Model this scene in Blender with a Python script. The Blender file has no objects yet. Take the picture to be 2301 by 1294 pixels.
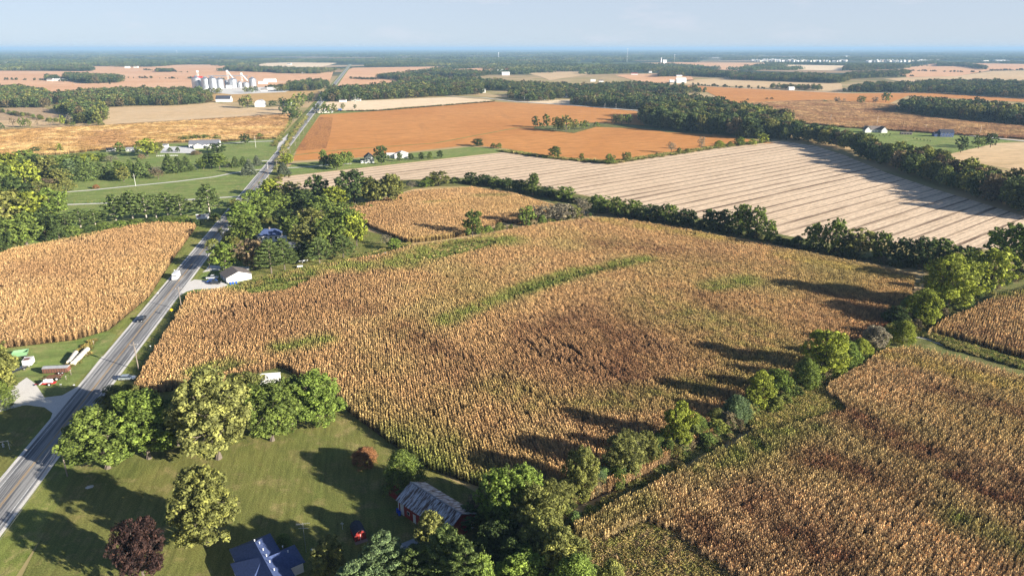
import bpy, bmesh, math, random
import numpy as np
from mathutils import Vector, Matrix, noise
PI = math.pi
SC = bpy.context.scene
COL = SC.collection
# ------------------------------------------------------------------ camera
FPX, CX, CY, HOR, CAMH = 1534.0, 1150.5, 647.0, 108.5, 100.0   # drone camera, 24 mm, 100 m up
PITCH = math.atan((CY - HOR) / FPX)
cam = bpy.data.cameras.new('camera'); cam.sensor_width = 36; cam.lens = 24.0
cam.clip_start = 1; cam.clip_end = 300000
camo = bpy.data.objects.new('camera', cam); COL.objects.link(camo)
camo.location = (0, 0, CAMH); camo.rotation_euler = (PI/2 - PITCH, 0, 0)
SC.camera = camo
# ------------------------------------------------------------------ world / sun
SHDIR = math.radians(152.5)            # direction shadows fall (math angle)
SUN_EL = math.radians(17.5)
sx, sy = -math.cos(SHDIR), -math.sin(SHDIR)
SUNV = Vector((sx*math.cos(SUN_EL), sy*math.cos(SUN_EL), math.sin(SUN_EL)))
W = bpy.data.worlds.new('World'); SC.world = W; W.use_nodes = True
nt = W.node_tree; nt.nodes.clear()
out = nt.nodes.new('ShaderNodeOutputWorld'); bg = nt.nodes.new('ShaderNodeBackground')
sky = nt.nodes.new('ShaderNodeTexSky'); sky.sky_type = 'NISHITA'; sky.sun_disc = False
sky.sun_elevation = SUN_EL; sky.sun_rotation = math.atan2(sx, sy)
sky.air_density = 0.6; sky.dust_density = 0.3; sky.ozone_density = 4.6; sky.altitude = 250
bg.inputs['Strength'].default_value = 0.062
# faint far cumulus puffs near the horizon, as part of the sky
tc = nt.nodes.new('ShaderNodeTexCoord')
mp = nt.nodes.new('ShaderNodeMapping'); mp.inputs['Scale'].default_value = (4.5, 4.5, 17)
nz = nt.nodes.new('ShaderNodeTexNoise'); nz.inputs['Scale'].default_value = 1.6; nz.inputs['Detail'].default_value = 7
nz.inputs['Roughness'].default_value = 0.6
cr = nt.nodes.new('ShaderNodeValToRGB'); cr.color_ramp.elements[0].position = 0.54; cr.color_ramp.elements[1].position = 0.80
cr.color_ramp.elements[0].color = (0, 0, 0, 1); cr.color_ramp.elements[1].color = (0.4, 0.4, 0.4, 1)
mx = nt.nodes.new('ShaderNodeMix'); mx.data_type = 'RGBA'
mx.inputs['B'].default_value = (5.9, 5.6, 6.1, 1)
gm = nt.nodes.new('ShaderNodeMix'); gm.data_type = 'RGBA'; gm.blend_type = 'MULTIPLY'; gm.inputs['Factor'].default_value = 1
gm.inputs['B'].default_value = (1.16, 1.0, .90, 1)
L = nt.links.new
L(tc.outputs['Generated'], mp.inputs['Vector']); L(mp.outputs[0], nz.inputs['Vector']); L(nz.outputs['Fac'], cr.inputs[0])
L(sky.outputs[0], gm.inputs['A']); L(cr.outputs[0], mx.inputs['Factor'])
sz = nt.nodes.new('ShaderNodeSeparateXYZ'); L(tc.outputs['Generated'], sz.inputs[0])     # pale air low over the horizon
hr = nt.nodes.new('ShaderNodeMapRange'); hr.inputs['From Min'].default_value = .06; hr.inputs['From Max'].default_value = .40
hr.inputs['To Min'].default_value = .78; hr.inputs['To Max'].default_value = 0; L(sz.outputs['Z'], hr.inputs['Value'])
hx = nt.nodes.new('ShaderNodeMix'); hx.data_type = 'RGBA'; hx.inputs['B'].default_value = (4.25, 4.75, 5.45, 1)
L(hr.outputs[0], hx.inputs['Factor']); L(gm.outputs['Result'], hx.inputs['A']); L(hx.outputs['Result'], mx.inputs['A'])
L(mx.outputs['Result'], bg.inputs['Color']); L(bg.outputs[0], out.inputs['Surface'])
sun = bpy.data.lights.new('sun', 'SUN'); sun.energy = 5.0; sun.angle = math.radians(0.53); sun.color = (1.0, 0.93, 0.82)
suno = bpy.data.objects.new('sun', sun); COL.objects.link(suno)
suno.rotation_euler = (-SUNV).to_track_quat('-Z', 'Y').to_euler()
SC.view_settings.view_transform = 'Standard'; SC.view_settings.look = 'None'
SC.view_settings.exposure = 1.32; SC.view_settings.gamma = 1.0
try:
    SC.cycles.volume_max_steps = 64
except Exception: pass
# ------------------------------------------------------------------ projection helpers: a point of the photo -> a point of the land
cP, sP = math.cos(PITCH), math.sin(PITCH)
def G(u, v, z=0.0):
    a = (u-CX)/FPX; b = (CY-v)/FPX
    dz = -sP + b*cP; t = (z-CAMH)/dz
    return (a*t, (cP+b*sP)*t)
def depth(y, z=0): return y*cP - (z-CAMH)*sP
def h_at(y, v):
    q = (CY-v)/FPX
    return y*(q*cP-sP)/(cP+q*sP) + CAMH
def PG(pts, z=0.0): return [G(u, v, z) for u, v in pts]
RD = math.radians(90+11.6)             # road direction
RDV = np.array([math.cos(RD), math.sin(RD)]); RDN = np.array([math.sin(RD), -math.cos(RD)])  # along, to the right
HDA = math.atan2(256.2-128.8, 171.9-14.1)   # ditch hedgerow direction
rng = np.random.default_rng(7); random.seed(7)

# ------------------------------------------------------------------ materials
MATS = {}
def mat(name, col=(.5,.5,.5), rough=.8, metal=0.0, spec=.3, build=None):
    if name in MATS: return MATS[name]
    m = bpy.data.materials.new(name); m.use_nodes = True
    b = m.node_tree.nodes['Principled BSDF']
    b.inputs['Base Color'].default_value = (*col, 1); b.inputs['Roughness'].default_value = rough
    b.inputs['Metallic'].default_value = metal; b.inputs['Specular IOR Level'].default_value = spec
    MATS[name] = m
    if build: build(m.node_tree, b)
    return m
class N:   # tiny node helper
    def __init__(s, t): s.t = t
    def new(s, ty, **k):
        n = s.t.nodes.new(ty)
        for a, v in k.items(): setattr(n, a, v)
        return n
    def l(s, a, b): s.t.links.new(a, b)
    def coord(s, rot=0, scale=(1,1,1), loc=(0,0,0)):
        c = s.new('ShaderNodeTexCoord'); v = c.outputs['Object']
        for r_, sc_ in (((0,0,rot), (1,1,1)), ((0,0,0), scale)):     # turn first, then stretch
            m = s.new('ShaderNodeMapping'); m.inputs['Rotation'].default_value = r_; m.inputs['Scale'].default_value = sc_
            s.l(v, m.inputs['Vector']); v = m.outputs[0]
        return v
    def noise(s, vec, scale, detail=4, rough=.55, dist=0):
        n = s.new('ShaderNodeTexNoise'); n.inputs['Scale'].default_value = scale; n.inputs['Detail'].default_value = detail
        n.inputs['Roughness'].default_value = rough; n.inputs['Distortion'].default_value = dist
        s.l(vec, n.inputs['Vector']); return n.outputs['Fac']
    def ramp(s, fac, stops, interp='LINEAR'):
        r = s.new('ShaderNodeValToRGB'); cr = r.color_ramp; cr.interpolation = interp
        while len(cr.elements) > 1: cr.elements.remove(cr.elements[0])
        cr.elements[0].position = stops[0][0]; cr.elements[0].color = (*stops[0][1], 1)
        for p, c in stops[1:]:
            e = cr.elements.new(p); e.color = (*c, 1)
        s.l(fac, r.inputs[0]); return r.outputs[0]
    def mix(s, fac, a, b, mode='MIX'):
        m = s.new('ShaderNodeMix'); m.data_type = 'RGBA'; m.blend_type = mode
        for v, i in ((fac,'Factor'),(a,'A'),(b,'B')):
            if isinstance(v, (int, float)): m.inputs[i].default_value = v
            elif isinstance(v, tuple): m.inputs[i].default_value = (*v, 1)
            else: s.l(v, m.inputs[i])
        return m.outputs['Result']
    def math(s, op, a, b=0.0):
        m = s.new('ShaderNodeMath'); m.operation = op
        for i, v in enumerate((a, b)):
            if isinstance(v, (int, float)): m.inputs[i].default_value = v
            else: s.l(v, m.inputs[i])
        return m.outputs[0]
    def bump(s, h, b, strength=.5, dist=.1):
        n = s.new('ShaderNodeBump'); n.inputs['Strength'].default_value = strength; n.inputs['Distance'].default_value = dist
        s.l(h, n.inputs['Height']); s.l(n.outputs[0], b.inputs['Normal'])
def G3(k): return (k, k, k)
def field_mat(name, c1, c2, c3, rot=RD, big=.006, mid=.05, fine=.7, stretch=6, bumps=.5, bd=.4, extra=None):
    def f(t, b):
        n = N(t); o = n.coord(); r = n.coord(-rot, (1/stretch, 1, 1))
        a = n.noise(o, big, 4, .6, 0.6); m = n.noise(r, mid, 6, .65); q = n.noise(r, fine, 3, .7)
        base = n.mix(n.ramp(a, [(.35,G3(0)),(.65,G3(1))]), c1, c2)
        base = n.mix(n.ramp(m, [(.52,G3(0)),(.74,G3(1))]), base, c3)
        base = n.mix(1.0, base, n.ramp(q, [(.3,G3(.72)),(.7,G3(1.25))]), 'MULTIPLY')
        if extra: base = extra(n, base)
        n.l(base, b.inputs['Base Color']); n.bump(q, b, bumps, bd)
    return mat(name, c1, .95, spec=.1, build=f)

def soil(t, b):
    n = N(t); o = n.coord()
    c = n.ramp(n.noise(o, .9, 6, .7), [(.3,(.045,.03,.018)),(.55,(.10,.065,.035)),(.75,(.2,.14,.075))])
    n.l(c, b.inputs['Base Color'])
mat('corn_soil', (.1,.07,.04), .95, spec=.1, build=soil)
def lawn(c1, c2, c3, rot=RD, stripe=.0):
    def f(t, b):
        n = N(t); o = n.coord(); r = n.coord(-rot, (.12, 1, 1))
        base = n.mix(n.ramp(n.noise(o, .035, 5, .62, .8), [(.36,G3(0)),(.66,G3(1))]), c1, c2)
        base = n.mix(n.ramp(n.noise(o, .16, 6, .7), [(.52,G3(0)),(.72,G3(1))]), base, c3)
        if stripe: base = n.mix(1.0, base, n.ramp(n.noise(r, stripe, 3, .6), [(.35,G3(.80)),(.65,G3(1.18))]), 'MULTIPLY')
        g = n.noise(o, 3.2, 5, .8)
        base = n.mix(1.0, base, n.ramp(g, [(.32,G3(.42)),(.5,G3(1)),(.68,G3(1.6))]), 'MULTIPLY')
        n.l(base, b.inputs['Base Color']); n.bump(g, b, .8, .25)
    return f
mat('lawn_grass', rough=.95, spec=.1, build=lawn((.155,.175,.045), (.22,.205,.06), (.33,.26,.11), RD, .9))
mat('green_grass', rough=.95, spec=.1, build=lawn((.17,.24,.06), (.24,.27,.085), (.36,.32,.13), RD+PI/2, .25))
mat('verge_grass', rough=.95, spec=.1, build=lawn((.17,.21,.045), (.25,.25,.07), (.40,.33,.14), RD, .7))
mat('weedy_grass', rough=.95, spec=.1, build=lawn((.13,.15,.045), (.20,.19,.07), (.30,.25,.11), HDA, .3))
def farland(t, b):
    n = N(t); o = n.coord()
    v = n.new('ShaderNodeTexVoronoi'); v.inputs['Scale'].default_value = .0022; v.inputs['Randomness'].default_value = .9
    n.l(n.coord(-RD, (1, .55, 1)), v.inputs['Vector'])
    s = n.new('ShaderNodeSeparateColor'); n.l(v.outputs['Color'], s.inputs[0])
    far = n.ramp(s.outputs[0], [(0,(.04,.06,.03)),(.62,(.045,.07,.03)),(.64,(.60,.38,.22)),(.82,(.70,.50,.33)),(.84,(.16,.19,.07)),(1,(.16,.19,.07))], 'CONSTANT')
    far = n.mix(.35, far, n.ramp(n.noise(o, .012, 6, .7), [(.35,(.02,.035,.02)),(.6,(.06,.085,.035))]))
    near = n.mix(n.ramp(n.noise(o, .01, 5, .6), [(.4,G3(0)),(.6,G3(1))]), (.34,.29,.12), (.55,.39,.21))
    c = n.new('ShaderNodeTexCoord'); ln = n.new('ShaderNodeVectorMath', operation='LENGTH'); n.l(c.outputs['Object'], ln.inputs[0])
    k = n.new('ShaderNodeMapRange'); k.inputs['From Min'].default_value = 2300; k.inputs['From Max'].default_value = 3200
    n.l(ln.outputs['Value'], k.inputs['Value'])
    n.l(n.mix(k.outputs[0], near, far), b.inputs['Base Color'])
mat('land', rough=.95, spec=.05, build=farland)
def asphalt(t, b):
    n = N(t)
    r = n.coord(-RD, (.02, 1, 1)); o = n.coord()
    # wheel-worn bands along the lanes
    w = n.noise(r, 1.3, 4, .75); g = n.noise(o, 6, 4, .7); p = n.noise(n.coord(-RD, (.15,1,1)), .22, 4, .6)
    base = n.ramp(w, [(.30,(.10,.10,.11)),(.44,(.17,.17,.175)),(.52,(.33,.32,.305)),(.70,(.42,.41,.39))])
    base = n.mix(1.0, base, n.ramp(p, [(.35,G3(.82)),(.65,G3(1.12))]), 'MULTIPLY')
    base = n.mix(1.0, base, n.ramp(g, [(.3,G3(.8)),(.7,G3(1.15))]), 'MULTIPLY')
    n.l(base, b.inputs['Base Color'])
mat('asphalt', rough=.85, spec=.2, build=asphalt)
def gravel(t, b):
    n = N(t); o = n.coord()
    base = n.mix(n.noise(o, .25, 5, .7), (.62,.58,.52), (.84,.81,.75))
    base = n.mix(1.0, base, n.ramp(n.noise(o, 4, 4, .8), [(.3,G3(.72)),(.7,G3(1.2))]), 'MULTIPLY')
    n.l(base, b.inputs['Base Color'])
mat('gravel', rough=.95, spec=.1, build=gravel)
def wornpaint(c):
    def f(t, b):
        n = N(t); g = n.noise(n.coord(), 2.2, 5, .75)
        n.l(n.mix(n.ramp(g, [(.30,G3(0)),(.55,G3(1))]), (.25,.245,.235), c), b.inputs['Base Color'])
    return f
mat('white_line', rough=.8, build=wornpaint((.78,.77,.74)))
mat('yellow_line', rough=.8, build=wornpaint((.62,.34,.06)))

def stripes(n, base):
    # straw windrows: dark residue bands every few metres, finer lines between
    c = n.coord(-math.radians(38.5), (1,1,1)); s = n.new('ShaderNodeSeparateXYZ'); n.l(c, s.inputs[0])
    wob = n.noise(n.coord(-math.radians(38.5), (.02,1,1)), .18, 3, .6)
    wob2 = n.noise(n.coord(-math.radians(38.5), (.25,1,1)), .9, 3, .7)
    y = n.math('ADD', s.outputs['Y'], n.math('MULTIPLY', wob, 6.0)); y = n.math('ADD', y, n.math('MULTIPLY', wob2, .9))
    f1 = n.math('FRACT', n.math('MULTIPLY', y, 1/10.5)); d1 = n.math('ABSOLUTE', n.math('SUBTRACT', f1, .5))
    k1 = n.ramp(d1, [(0,G3(1)),(.045,G3(.9)),(.09,G3(.2)),(.16,G3(0))])
    f2 = n.math('FRACT', n.math('MULTIPLY', y, 1/3.6)); d2 = n.math('ABSOLUTE', n.math('SUBTRACT', f2, .5))
    k2 = n.ramp(d2, [(0,G3(.42)),(.16,G3(.1)),(.3,G3(0))])
    var = n.ramp(n.noise(n.coord(-math.radians(38.5), (.12,1,1)), .12, 4, .6), [(.3,G3(.35)),(.6,G3(1))])
    k = n.math('MULTIPLY', n.math('ADD', k1, k2), var)
    return n.mix(k, base, (.15,.095,.06))
field_mat('stubble', (.76,.57,.385), (.80,.61,.42), (.60,.44,.29), rot=math.radians(38.5), mid=.07, fine=.9, extra=stripes)
def rutted(n, base):
    g = n.noise(n.coord(-RD, (.08,1,1)), .05, 5, .6)
    return n.mix(n.ramp(g, [(.6,G3(0)),(.8,G3(.45))]), base, (.25,.13,.055))
field_mat('soy', (.57,.245,.07), (.62,.285,.09), (.47,.20,.06), rot=RD+PI/2, fine=.35, extra=rutted)
field_mat('soy_dark', (.44,.19,.06), (.48,.22,.07), (.30,.13,.05), rot=RD, fine=.5, mid=.09, extra=rutted)
field_mat('soy_far', (.74,.41,.215), (.78,.47,.27), (.64,.33,.16), rot=RD+PI/2, fine=.12, big=.003, mid=.012)
field_mat('tan_field', (.66,.46,.25), (.70,.51,.30), (.52,.36,.18), rot=RD+PI/2, fine=.3, mid=.02)
field_mat('pale_field', (.86,.65,.42), (.88,.69,.46), (.76,.56,.35), rot=RD+PI/2, fine=.3, mid=.02)
field_mat('dry_corn_far', (.58,.36,.14), (.62,.40,.17), (.30,.21,.08), rot=RD+PI/2, fine=.55, mid=.045, bumps=.8)
field_mat('dull_corn_far', (.40,.27,.15), (.45,.31,.18), (.17,.11,.07), rot=RD+PI/2, fine=.5, mid=.03, bumps=.8)
def soilrows(n, base):
    c = n.coord(-math.radians(60)); s = n.new('ShaderNodeSeparateXYZ'); n.l(c, s.inputs[0])
    f = n.math('FRACT', n.math('MULTIPLY', s.outputs['Y'], 1/12.)); d = n.math('ABSOLUTE', n.math('SUBTRACT', f, .5))
    return n.mix(n.ramp(d, [(0,G3(1)),(.12,G3(.8)),(.2,G3(0))]), base, (.12,.09,.05))
field_mat('rowed_field', (.62,.41,.23), (.66,.46,.27), (.38,.27,.14), rot=math.radians(60), extra=soilrows)
def furrowed(n, base):
    v = n.noise(n.coord(-HDA, (.1,1,1)), .3, 4, .7)
    return n.mix(n.ramp(v, [(.5,G3(0)),(.7,G3(.6))]), base, (.12,.14,.04))
field_mat('swale_grass', (.24,.21,.085), (.20,.19,.07), (.12,.14,.04), rot=HDA, fine=1.2, extra=furrowed)
HAZE = 0.000075
# ------------------------------------------------------------------ tagging and mesh helpers
def tag(o, label=None, cat=None, group=None, kind=None):
    if label: o['label'] = label
    if cat: o['category'] = cat
    if group: o['group'] = group
    if kind: o['kind'] = kind
    return o
def empty(name, loc, rz=0):
    o = bpy.data.objects.new(name, None); COL.objects.link(o); o.location = loc; o.rotation_euler = (0,0,rz); o.empty_display_size = .5
    return o
class MB:
    def __init__(s): s.v = []; s.f = []
    def add(s, v, f):
        k = len(s.v); s.v += [tuple(p) for p in v]; s.f += [tuple(i+k for i in q) for q in f]; return s
    def box(s, x0, y0, z0, x1, y1, z1):
        return s.add([(x0,y0,z0),(x1,y0,z0),(x1,y1,z0),(x0,y1,z0),(x0,y0,z1),(x1,y0,z1),(x1,y1,z1),(x0,y1,z1)],
                     [(3,2,1,0),(4,5,6,7),(0,1,5,4),(1,2,6,5),(2,3,7,6),(3,0,4,7)])
    def cb(s, cx, cy, cz, sx, sy, sz): return s.box(cx-sx/2, cy-sy/2, cz-sz/2, cx+sx/2, cy+sy/2, cz+sz/2)
    def tube(s, pts, rads, n=6, cap=True):
        rings = []; P = [Vector(p) for p in pts]
        if isinstance(rads, (int, float)): rads = [rads]*len(P)
        v = []; f = []
        for i, p in enumerate(P):
            d = (P[min(i+1,len(P)-1)] - P[max(i-1,0)]).normalized()
            a = d.cross(Vector((0,0,1)))
            if a.length < 1e-3: a = Vector((1,0,0))
            a.normalize(); b = d.cross(a)
            for k in range(n):
                t = 2*PI*k/n; v.append(p + (a*math.cos(t)+b*math.sin(t))*rads[i])
        for i in range(len(P)-1):
            for k in range(n):
                f.append((i*n+k, i*n+(k+1)%n, (i+1)*n+(k+1)%n, (i+1)*n+k))
        if cap: f.append(tuple(range(n))[::-1]); f.append(tuple((len(P)-1)*n+k for k in range(n)))
        return s.add(v, f)
    def cyl(s, c, r, z0, z1, n=16, r2=None): 
        return s.tube([(c[0],c[1],z0),(c[0],c[1],z1)], [r, r if r2 is None else r2], n)
    def prism(s, prof, y0, y1):          # profile in xz extruded along y
        n = len(prof)
        v = [(x,y0,z) for x,z in prof]+[(x,y1,z) for x,z in prof]
        return s.add(v, [tuple(range(n)), tuple(range(n,2*n))[::-1]]+[(i,i+n,(i+1)%n+n,(i+1)%n) for i in range(n)])
    def quadthick(s, a, b, c, d, t):     # slab with its upper face a,b,c,d
        A = [Vector(p) for p in (a,b,c,d)]; nrm = (A[1]-A[0]).cross(A[3]-A[0]).normalized()
        if nrm.z < 0: nrm = -nrm
        Bt = [p-nrm*t for p in A]
        return s.add(A+Bt, [(0,1,2,3),(7,6,5,4),(0,4,5,1),(1,5,6,2),(2,6,7,3),(3,7,4,0)])
    def build(s, name, m, parent=None, smooth=False):
        me = bpy.data.meshes.new(name); me.from_pydata(s.v, [], s.f)
        bm = bmesh.new(); bm.from_mesh(me); bmesh.ops.recalc_face_normals(bm, faces=bm.faces); bm.to_mesh(me); bm.free()
        me.materials.append(m if not isinstance(m, str) else MATS[m])
        if smooth: me.polygons.foreach_set('use_smooth', [True]*len(me.polygons))
        o = bpy.data.objects.new(name, me); COL.objects.link(o)
        if parent: o.parent = parent
        return o
def npmesh(name, verts, faces, mats, attrs=None, parent=None, link=True):
    """verts (N,3), faces (M,k) numpy"""
    me = bpy.data.meshes.new(name); k = faces.shape[1]
    me.vertices.add(len(verts)); me.vertices.foreach_set('co', np.asarray(verts, np.float32).ravel())
    me.loops.add(faces.size); me.polygons.add(len(faces))
    me.polygons.foreach_set('loop_start', np.arange(0, faces.size, k, dtype=np.int32))
    me.loops.foreach_set('vertex_index', faces.astype(np.int32).ravel())
    for nme, (dt, dom, data) in (attrs or {}).items():
        a = me.attributes.new(nme, dt, dom)
        a.data.foreach_set('value' if dt == 'FLOAT' else 'color', np.asarray(data, np.float32).ravel())
    me.update(); me.validate()
    me.materials.append(mats)
    o = bpy.data.objects.new(name, me)
    if link: COL.objects.link(o)
    if parent: o.parent = parent
    return o
def in_poly(P, poly):
    x, y = P[:,0], P[:,1]; r = np.zeros(len(P), bool); n = len(poly); j = n-1
    for i in range(n):
        xi, yi = poly[i]; xj, yj = poly[j]
        c = ((yi > y) != (yj > y)) & (x < (xj-xi)*(y-yi)/((yj-yi) or 1e-9)+xi)
        r ^= c; j = i
    return r
def sheet(name, poly, z, m, kind='structure', label=None):
    b = MB(); b.add([(x,y,z) for x,y in poly], [tuple(range(len(poly)))])
    me = bpy.data.meshes.new(name); me.from_pydata(b.v, [], b.f); me.materials.append(MATS[m])
    o = bpy.data.objects.new(name, me); COL.objects.link(o)
    bm = bmesh.new(); bm.from_mesh(me)
    for f in bm.faces:
        if f.normal.z < 0: f.normal_flip()
    bmesh.ops.triangulate(bm, faces=bm.faces); bm.to_mesh(me); bm.free()
    tag(o, label, kind=kind); return o
def ribbon(pts, w, z, name, m, w2=None, **k):
    P = [np.array(p) for p in pts]; Lf = []; Rt = []
    for i, p in enumerate(P):
        d = P[min(i+1,len(P)-1)]-P[max(i-1,0)]; d = d/np.linalg.norm(d); nn = np.array([d[1],-d[0]])
        ww = w if w2 is None else w+(w2-w)*i/(len(P)-1)
        Lf.append(tuple(p-nn*ww/2)); Rt.append(tuple(p+nn*ww/2))
    return sheet(name, Lf+Rt[::-1], z, m, **k)
# ------------------------------------------------------------------ ground
ring = [(62000*math.cos(2*PI*i/96), 62000*math.sin(2*PI*i/96)) for i in range(96)]
sheet('ground', ring, 0, 'land')
# near lawns and verges
def RP(s, t): # road frame: s metres along, t metres right of centre line
    return tuple(RP0 + RDV*s + RDN*t)
RP0 = np.array(G(141, 960)) - RDV*60
rc = RP0
def road_st(p):
    d = np.array(p)-RP0; return float(d@RDV), float(d@RDN)
sheet('verge', [RP(-120,-75),RP(-120,14),RP(1560,14),RP(1560,-14),RP(620,-14),RP(400,-14),RP(330,-14), RP(60,-75)], .02, 'verge_grass')
sheet('lawn', PG([(20,1294+60),(190,1010),(250,900),(330,850),(560,845),(628,824),(770,905),(900,1000),(980,1060),(1080,1110),(1290,1170),(1400,1400),(1300,1700),(-400,1700)]), .03, 'lawn_grass')
sheet('lawn', PG([(-60,800),(-60,1090),(0,1080),(60,985),(115,930),(108,915),(20,905),(-60,905)]), .045, 'lawn_grass')
sheet('lawn', PG([(-60,795),(0,785),(170,765),(240,745),(262,752),(215,820),(140,885),(90,890),(60,850),(-60,840)]), .045, 'green_grass')
sheet('yard', PG([(500,640),(575,636),(660,612),(800,580),(870,566),(925,550),(925,546),(830,520),(760,470),(840,450),(930,425),(1040,412),(1040,404),(900,404),(640,398),(600,420),(560,470)]), .035, 'lawn_grass')
sheet('yard', PG([(448,655),(480,651),(560,637),(560,600),(480,590),(430,640)]), .045, 'green_grass')
sheet('pasture', PG([(60,350),(140,346),(330,326),(480,320),(640,310),(600,375),(520,470),(440,500),(330,505),(0,560),(0,345)]), .05, 'green_grass')
sheet('lawn', PG([(618,398),(660,367),(800,357),(1060,330),(1128,336),(1140,341),(640,396)]), .06, 'green_grass')
sheet('lawn', PG([(705,249),(780,247),(840,251),(740,258),(700,262)]), .06, 'green_grass')
sheet('lawn', PG([(1790,276),(1860,280),(2150,300),(2301,318),(2240,322),(2110,352),(2000,340),(1880,305)]), .06, 'green_grass')
sheet('pasture', PG([(1130,338),(1200,350),(1240,352),(1240,348),(1160,333)]), .06, 'weedy_grass')
sheet('pasture', PG([(1200,290),(1290,300),(1340,286),(1450,290),(1500,298),(1600,303),(1600,298),(1500,286),(1340,276),(1200,285)]), .3, 'weedy_grass')
sheet('pasture', PG([(585,191),(650,185),(660,191),(610,200),(560,200)]), .3, 'green_grass')
# crops and stubble
FP = {}
def fld(key, name, px, z, m, label=None):
    FP[key] = PG(px); return sheet(name, FP[key], z, m)
fld('D','stubble_field',[(618,402),(640,397),(1140,342),(1160,345),(1240,358),(1370,370),(1640,328),(1700,321),(1760,318),(1830,328),(1900,350),(1990,388),(2100,425),(2200,455),(2330,495),(2330,570),(2060,548),(1780,535),(1500,475),(1300,436),(1150,404),(1040,400),(900,405),(700,425),(600,425)], .08, 'stubble')
fld('E','soybean_field',[(655,362),(690,300),(720,258),(850,250),(1110,229),(1290,238),(1430,250),(1450,284),(1600,302),(1740,322),(1640,325),(1370,363),(1240,352),(1140,335),(1060,326),(800,355)], .10, 'soy')
fld('H','tan_field',[(210,262),(245,243),(400,238),(480,231),(540,243),(660,240),(655,255),(560,261),(400,271),(230,281)], .2, 'tan_field')
fld('Gf','corn_field_base',[(-60,294),(0,291),(230,281),(400,271),(560,261),(655,254),(640,290),(622,309),(560,312),(490,318),(380,318),(330,325),(140,345),(60,350),(0,345),(-60,350)], .15, 'corn_soil')
fld('r1','ploughed_field',[(-60,246),(0,245),(90,240),(160,262),(152,270),(-60,272)], .25, 'rowed_field')
fld('r2','tan_field',[(-60,274),(0,271),(150,270),(170,280),(-60,290)], .25, 'tan_field')
fld('f1','far_field',[(-300,158),(40,160),(185,161),(215,150),(330,152),(400,146),(505,146),(505,160),(690,166),(750,160),(740,186),(690,188),(635,206),(560,205),(440,200),(300,208),(200,212),(130,220),(60,206),(-300,200)], .5, 'soy_far')
fld('f2','far_field',[(575,143),(650,141),(760,142),(740,147),(700,155),(640,153),(590,150)], .5, 'pale_field')
fld('f3','corn_field_far',[(468,212),(560,209),(715,204),(722,214),(705,230),(660,226),(590,228),(500,230),(470,230)], .4, 'dry_corn_far')
fld('f4','far_field',[(792,153),(1000,150),(960,164),(900,170),(905,180),(850,192),(740,194),(765,168)], .5, 'soy_far')
fld('f5','pale_field',[(705,233),(735,230),(1010,219),(1100,225),(1110,229),(900,242),(840,249),(712,249)], .3, 'pale_field')
fld('f6','far_field',[(1060,191),(1120,190),(1165,195),(1165,203),(1080,201)], .5, 'dry_corn_far')
fld('f7','far_field',[(1160,198),(1380,185),(1410,190),(1290,198),(1170,205)], .5, 'dry_corn_far')
fld('f8','far_field',[(1183,165),(1325,160),(1330,167),(1290,173),(1235,181),(1215,173)], .5, 'tan_field')
fld('f9','far_field',[(1460,143),(1530,141),(1745,143),(1700,152),(1650,160),(1560,152)], .5, 'soy_far')
fld('f10','far_field',[(1380,169),(1480,166),(1550,169),(1560,181),(1480,190),(1420,180)], .5, 'soy_far')
fld('f11','far_field',[(1470,192),(1530,181),(1640,176),(1760,183),(1890,188),(1895,207),(1750,201),(1550,190)], .5, 'tan_field')
fld('f12','far_field',[(1480,195),(1540,192),(1750,203),(1900,210),(2100,210),(2200,217),(2400,226),(2400,236),(2040,216),(1990,236),(1900,240),(1640,231),(1590,208)], .45, 'soy')
fld('f13','corn_field_base',[(1640,231),(1850,223),(2015,234),(2020,252),(2100,264),(2400,292),(2400,318),(1900,285),(1720,269),(1660,250)], .4, 'corn_soil')
fld('f14','far_field',[(2110,352),(2240,322),(2400,318),(2400,395),(2280,382)], .1, 'tan_field')
fld('f15','far_field',[(2035,152),(2110,142),(2400,146),(2400,155),(2220,160),(2150,172),(2040,175),(2020,165)], .5, 'soy_far')
fld('f16','far_field',[(1985,178),(2050,174),(2150,172),(2230,160),(2400,158),(2400,172),(2260,184),(2060,188)], .5, 'tan_field')
fld('f17','far_field',[(1320,214),(1400,211),(1440,215),(1400,225),(1330,222)], .5, 'pale_field')
fld('f18','far_field',[(1230,226),(1280,225),(1280,236),(1150,229)], .4, 'pale_field')
fld('f19','far_field',[(1760,146),(1900,148),(1980,152),(1920,160),(1800,158),(1740,152)], .5, 'pale_field')
fld('f20','far_field',[(-300,146),(30,146),(30,152),(-300,156)], .5, 'dry_corn_far')
fld('f21','far_field',[(1000,158),(1100,152),(1110,160),(1050,170),(1010,168)], .5, 'soy_far')
fld('gy','grain_yard',[(440,199),(570,197),(600,196),(660,202),(640,208),(520,213),(470,208),(440,204)], .55, 'gravel')
ribbon([G(655,350),G(760,338),G(980,322),G(1160,288),G(1200,286)], 3, .16, 'grass_waterway', 'green_grass')
sheet('headland', PG([(1985,735),(2120,700),(2420,600),(2420,900),(2301,850),(2050,790),(1990,800)]), .03, 'weedy_grass')
sheet('soybean_field', PG([(718,264),(748,264),(743,300),(733,334),(664,340),(690,300)]), .125, 'soy_dark')
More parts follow.
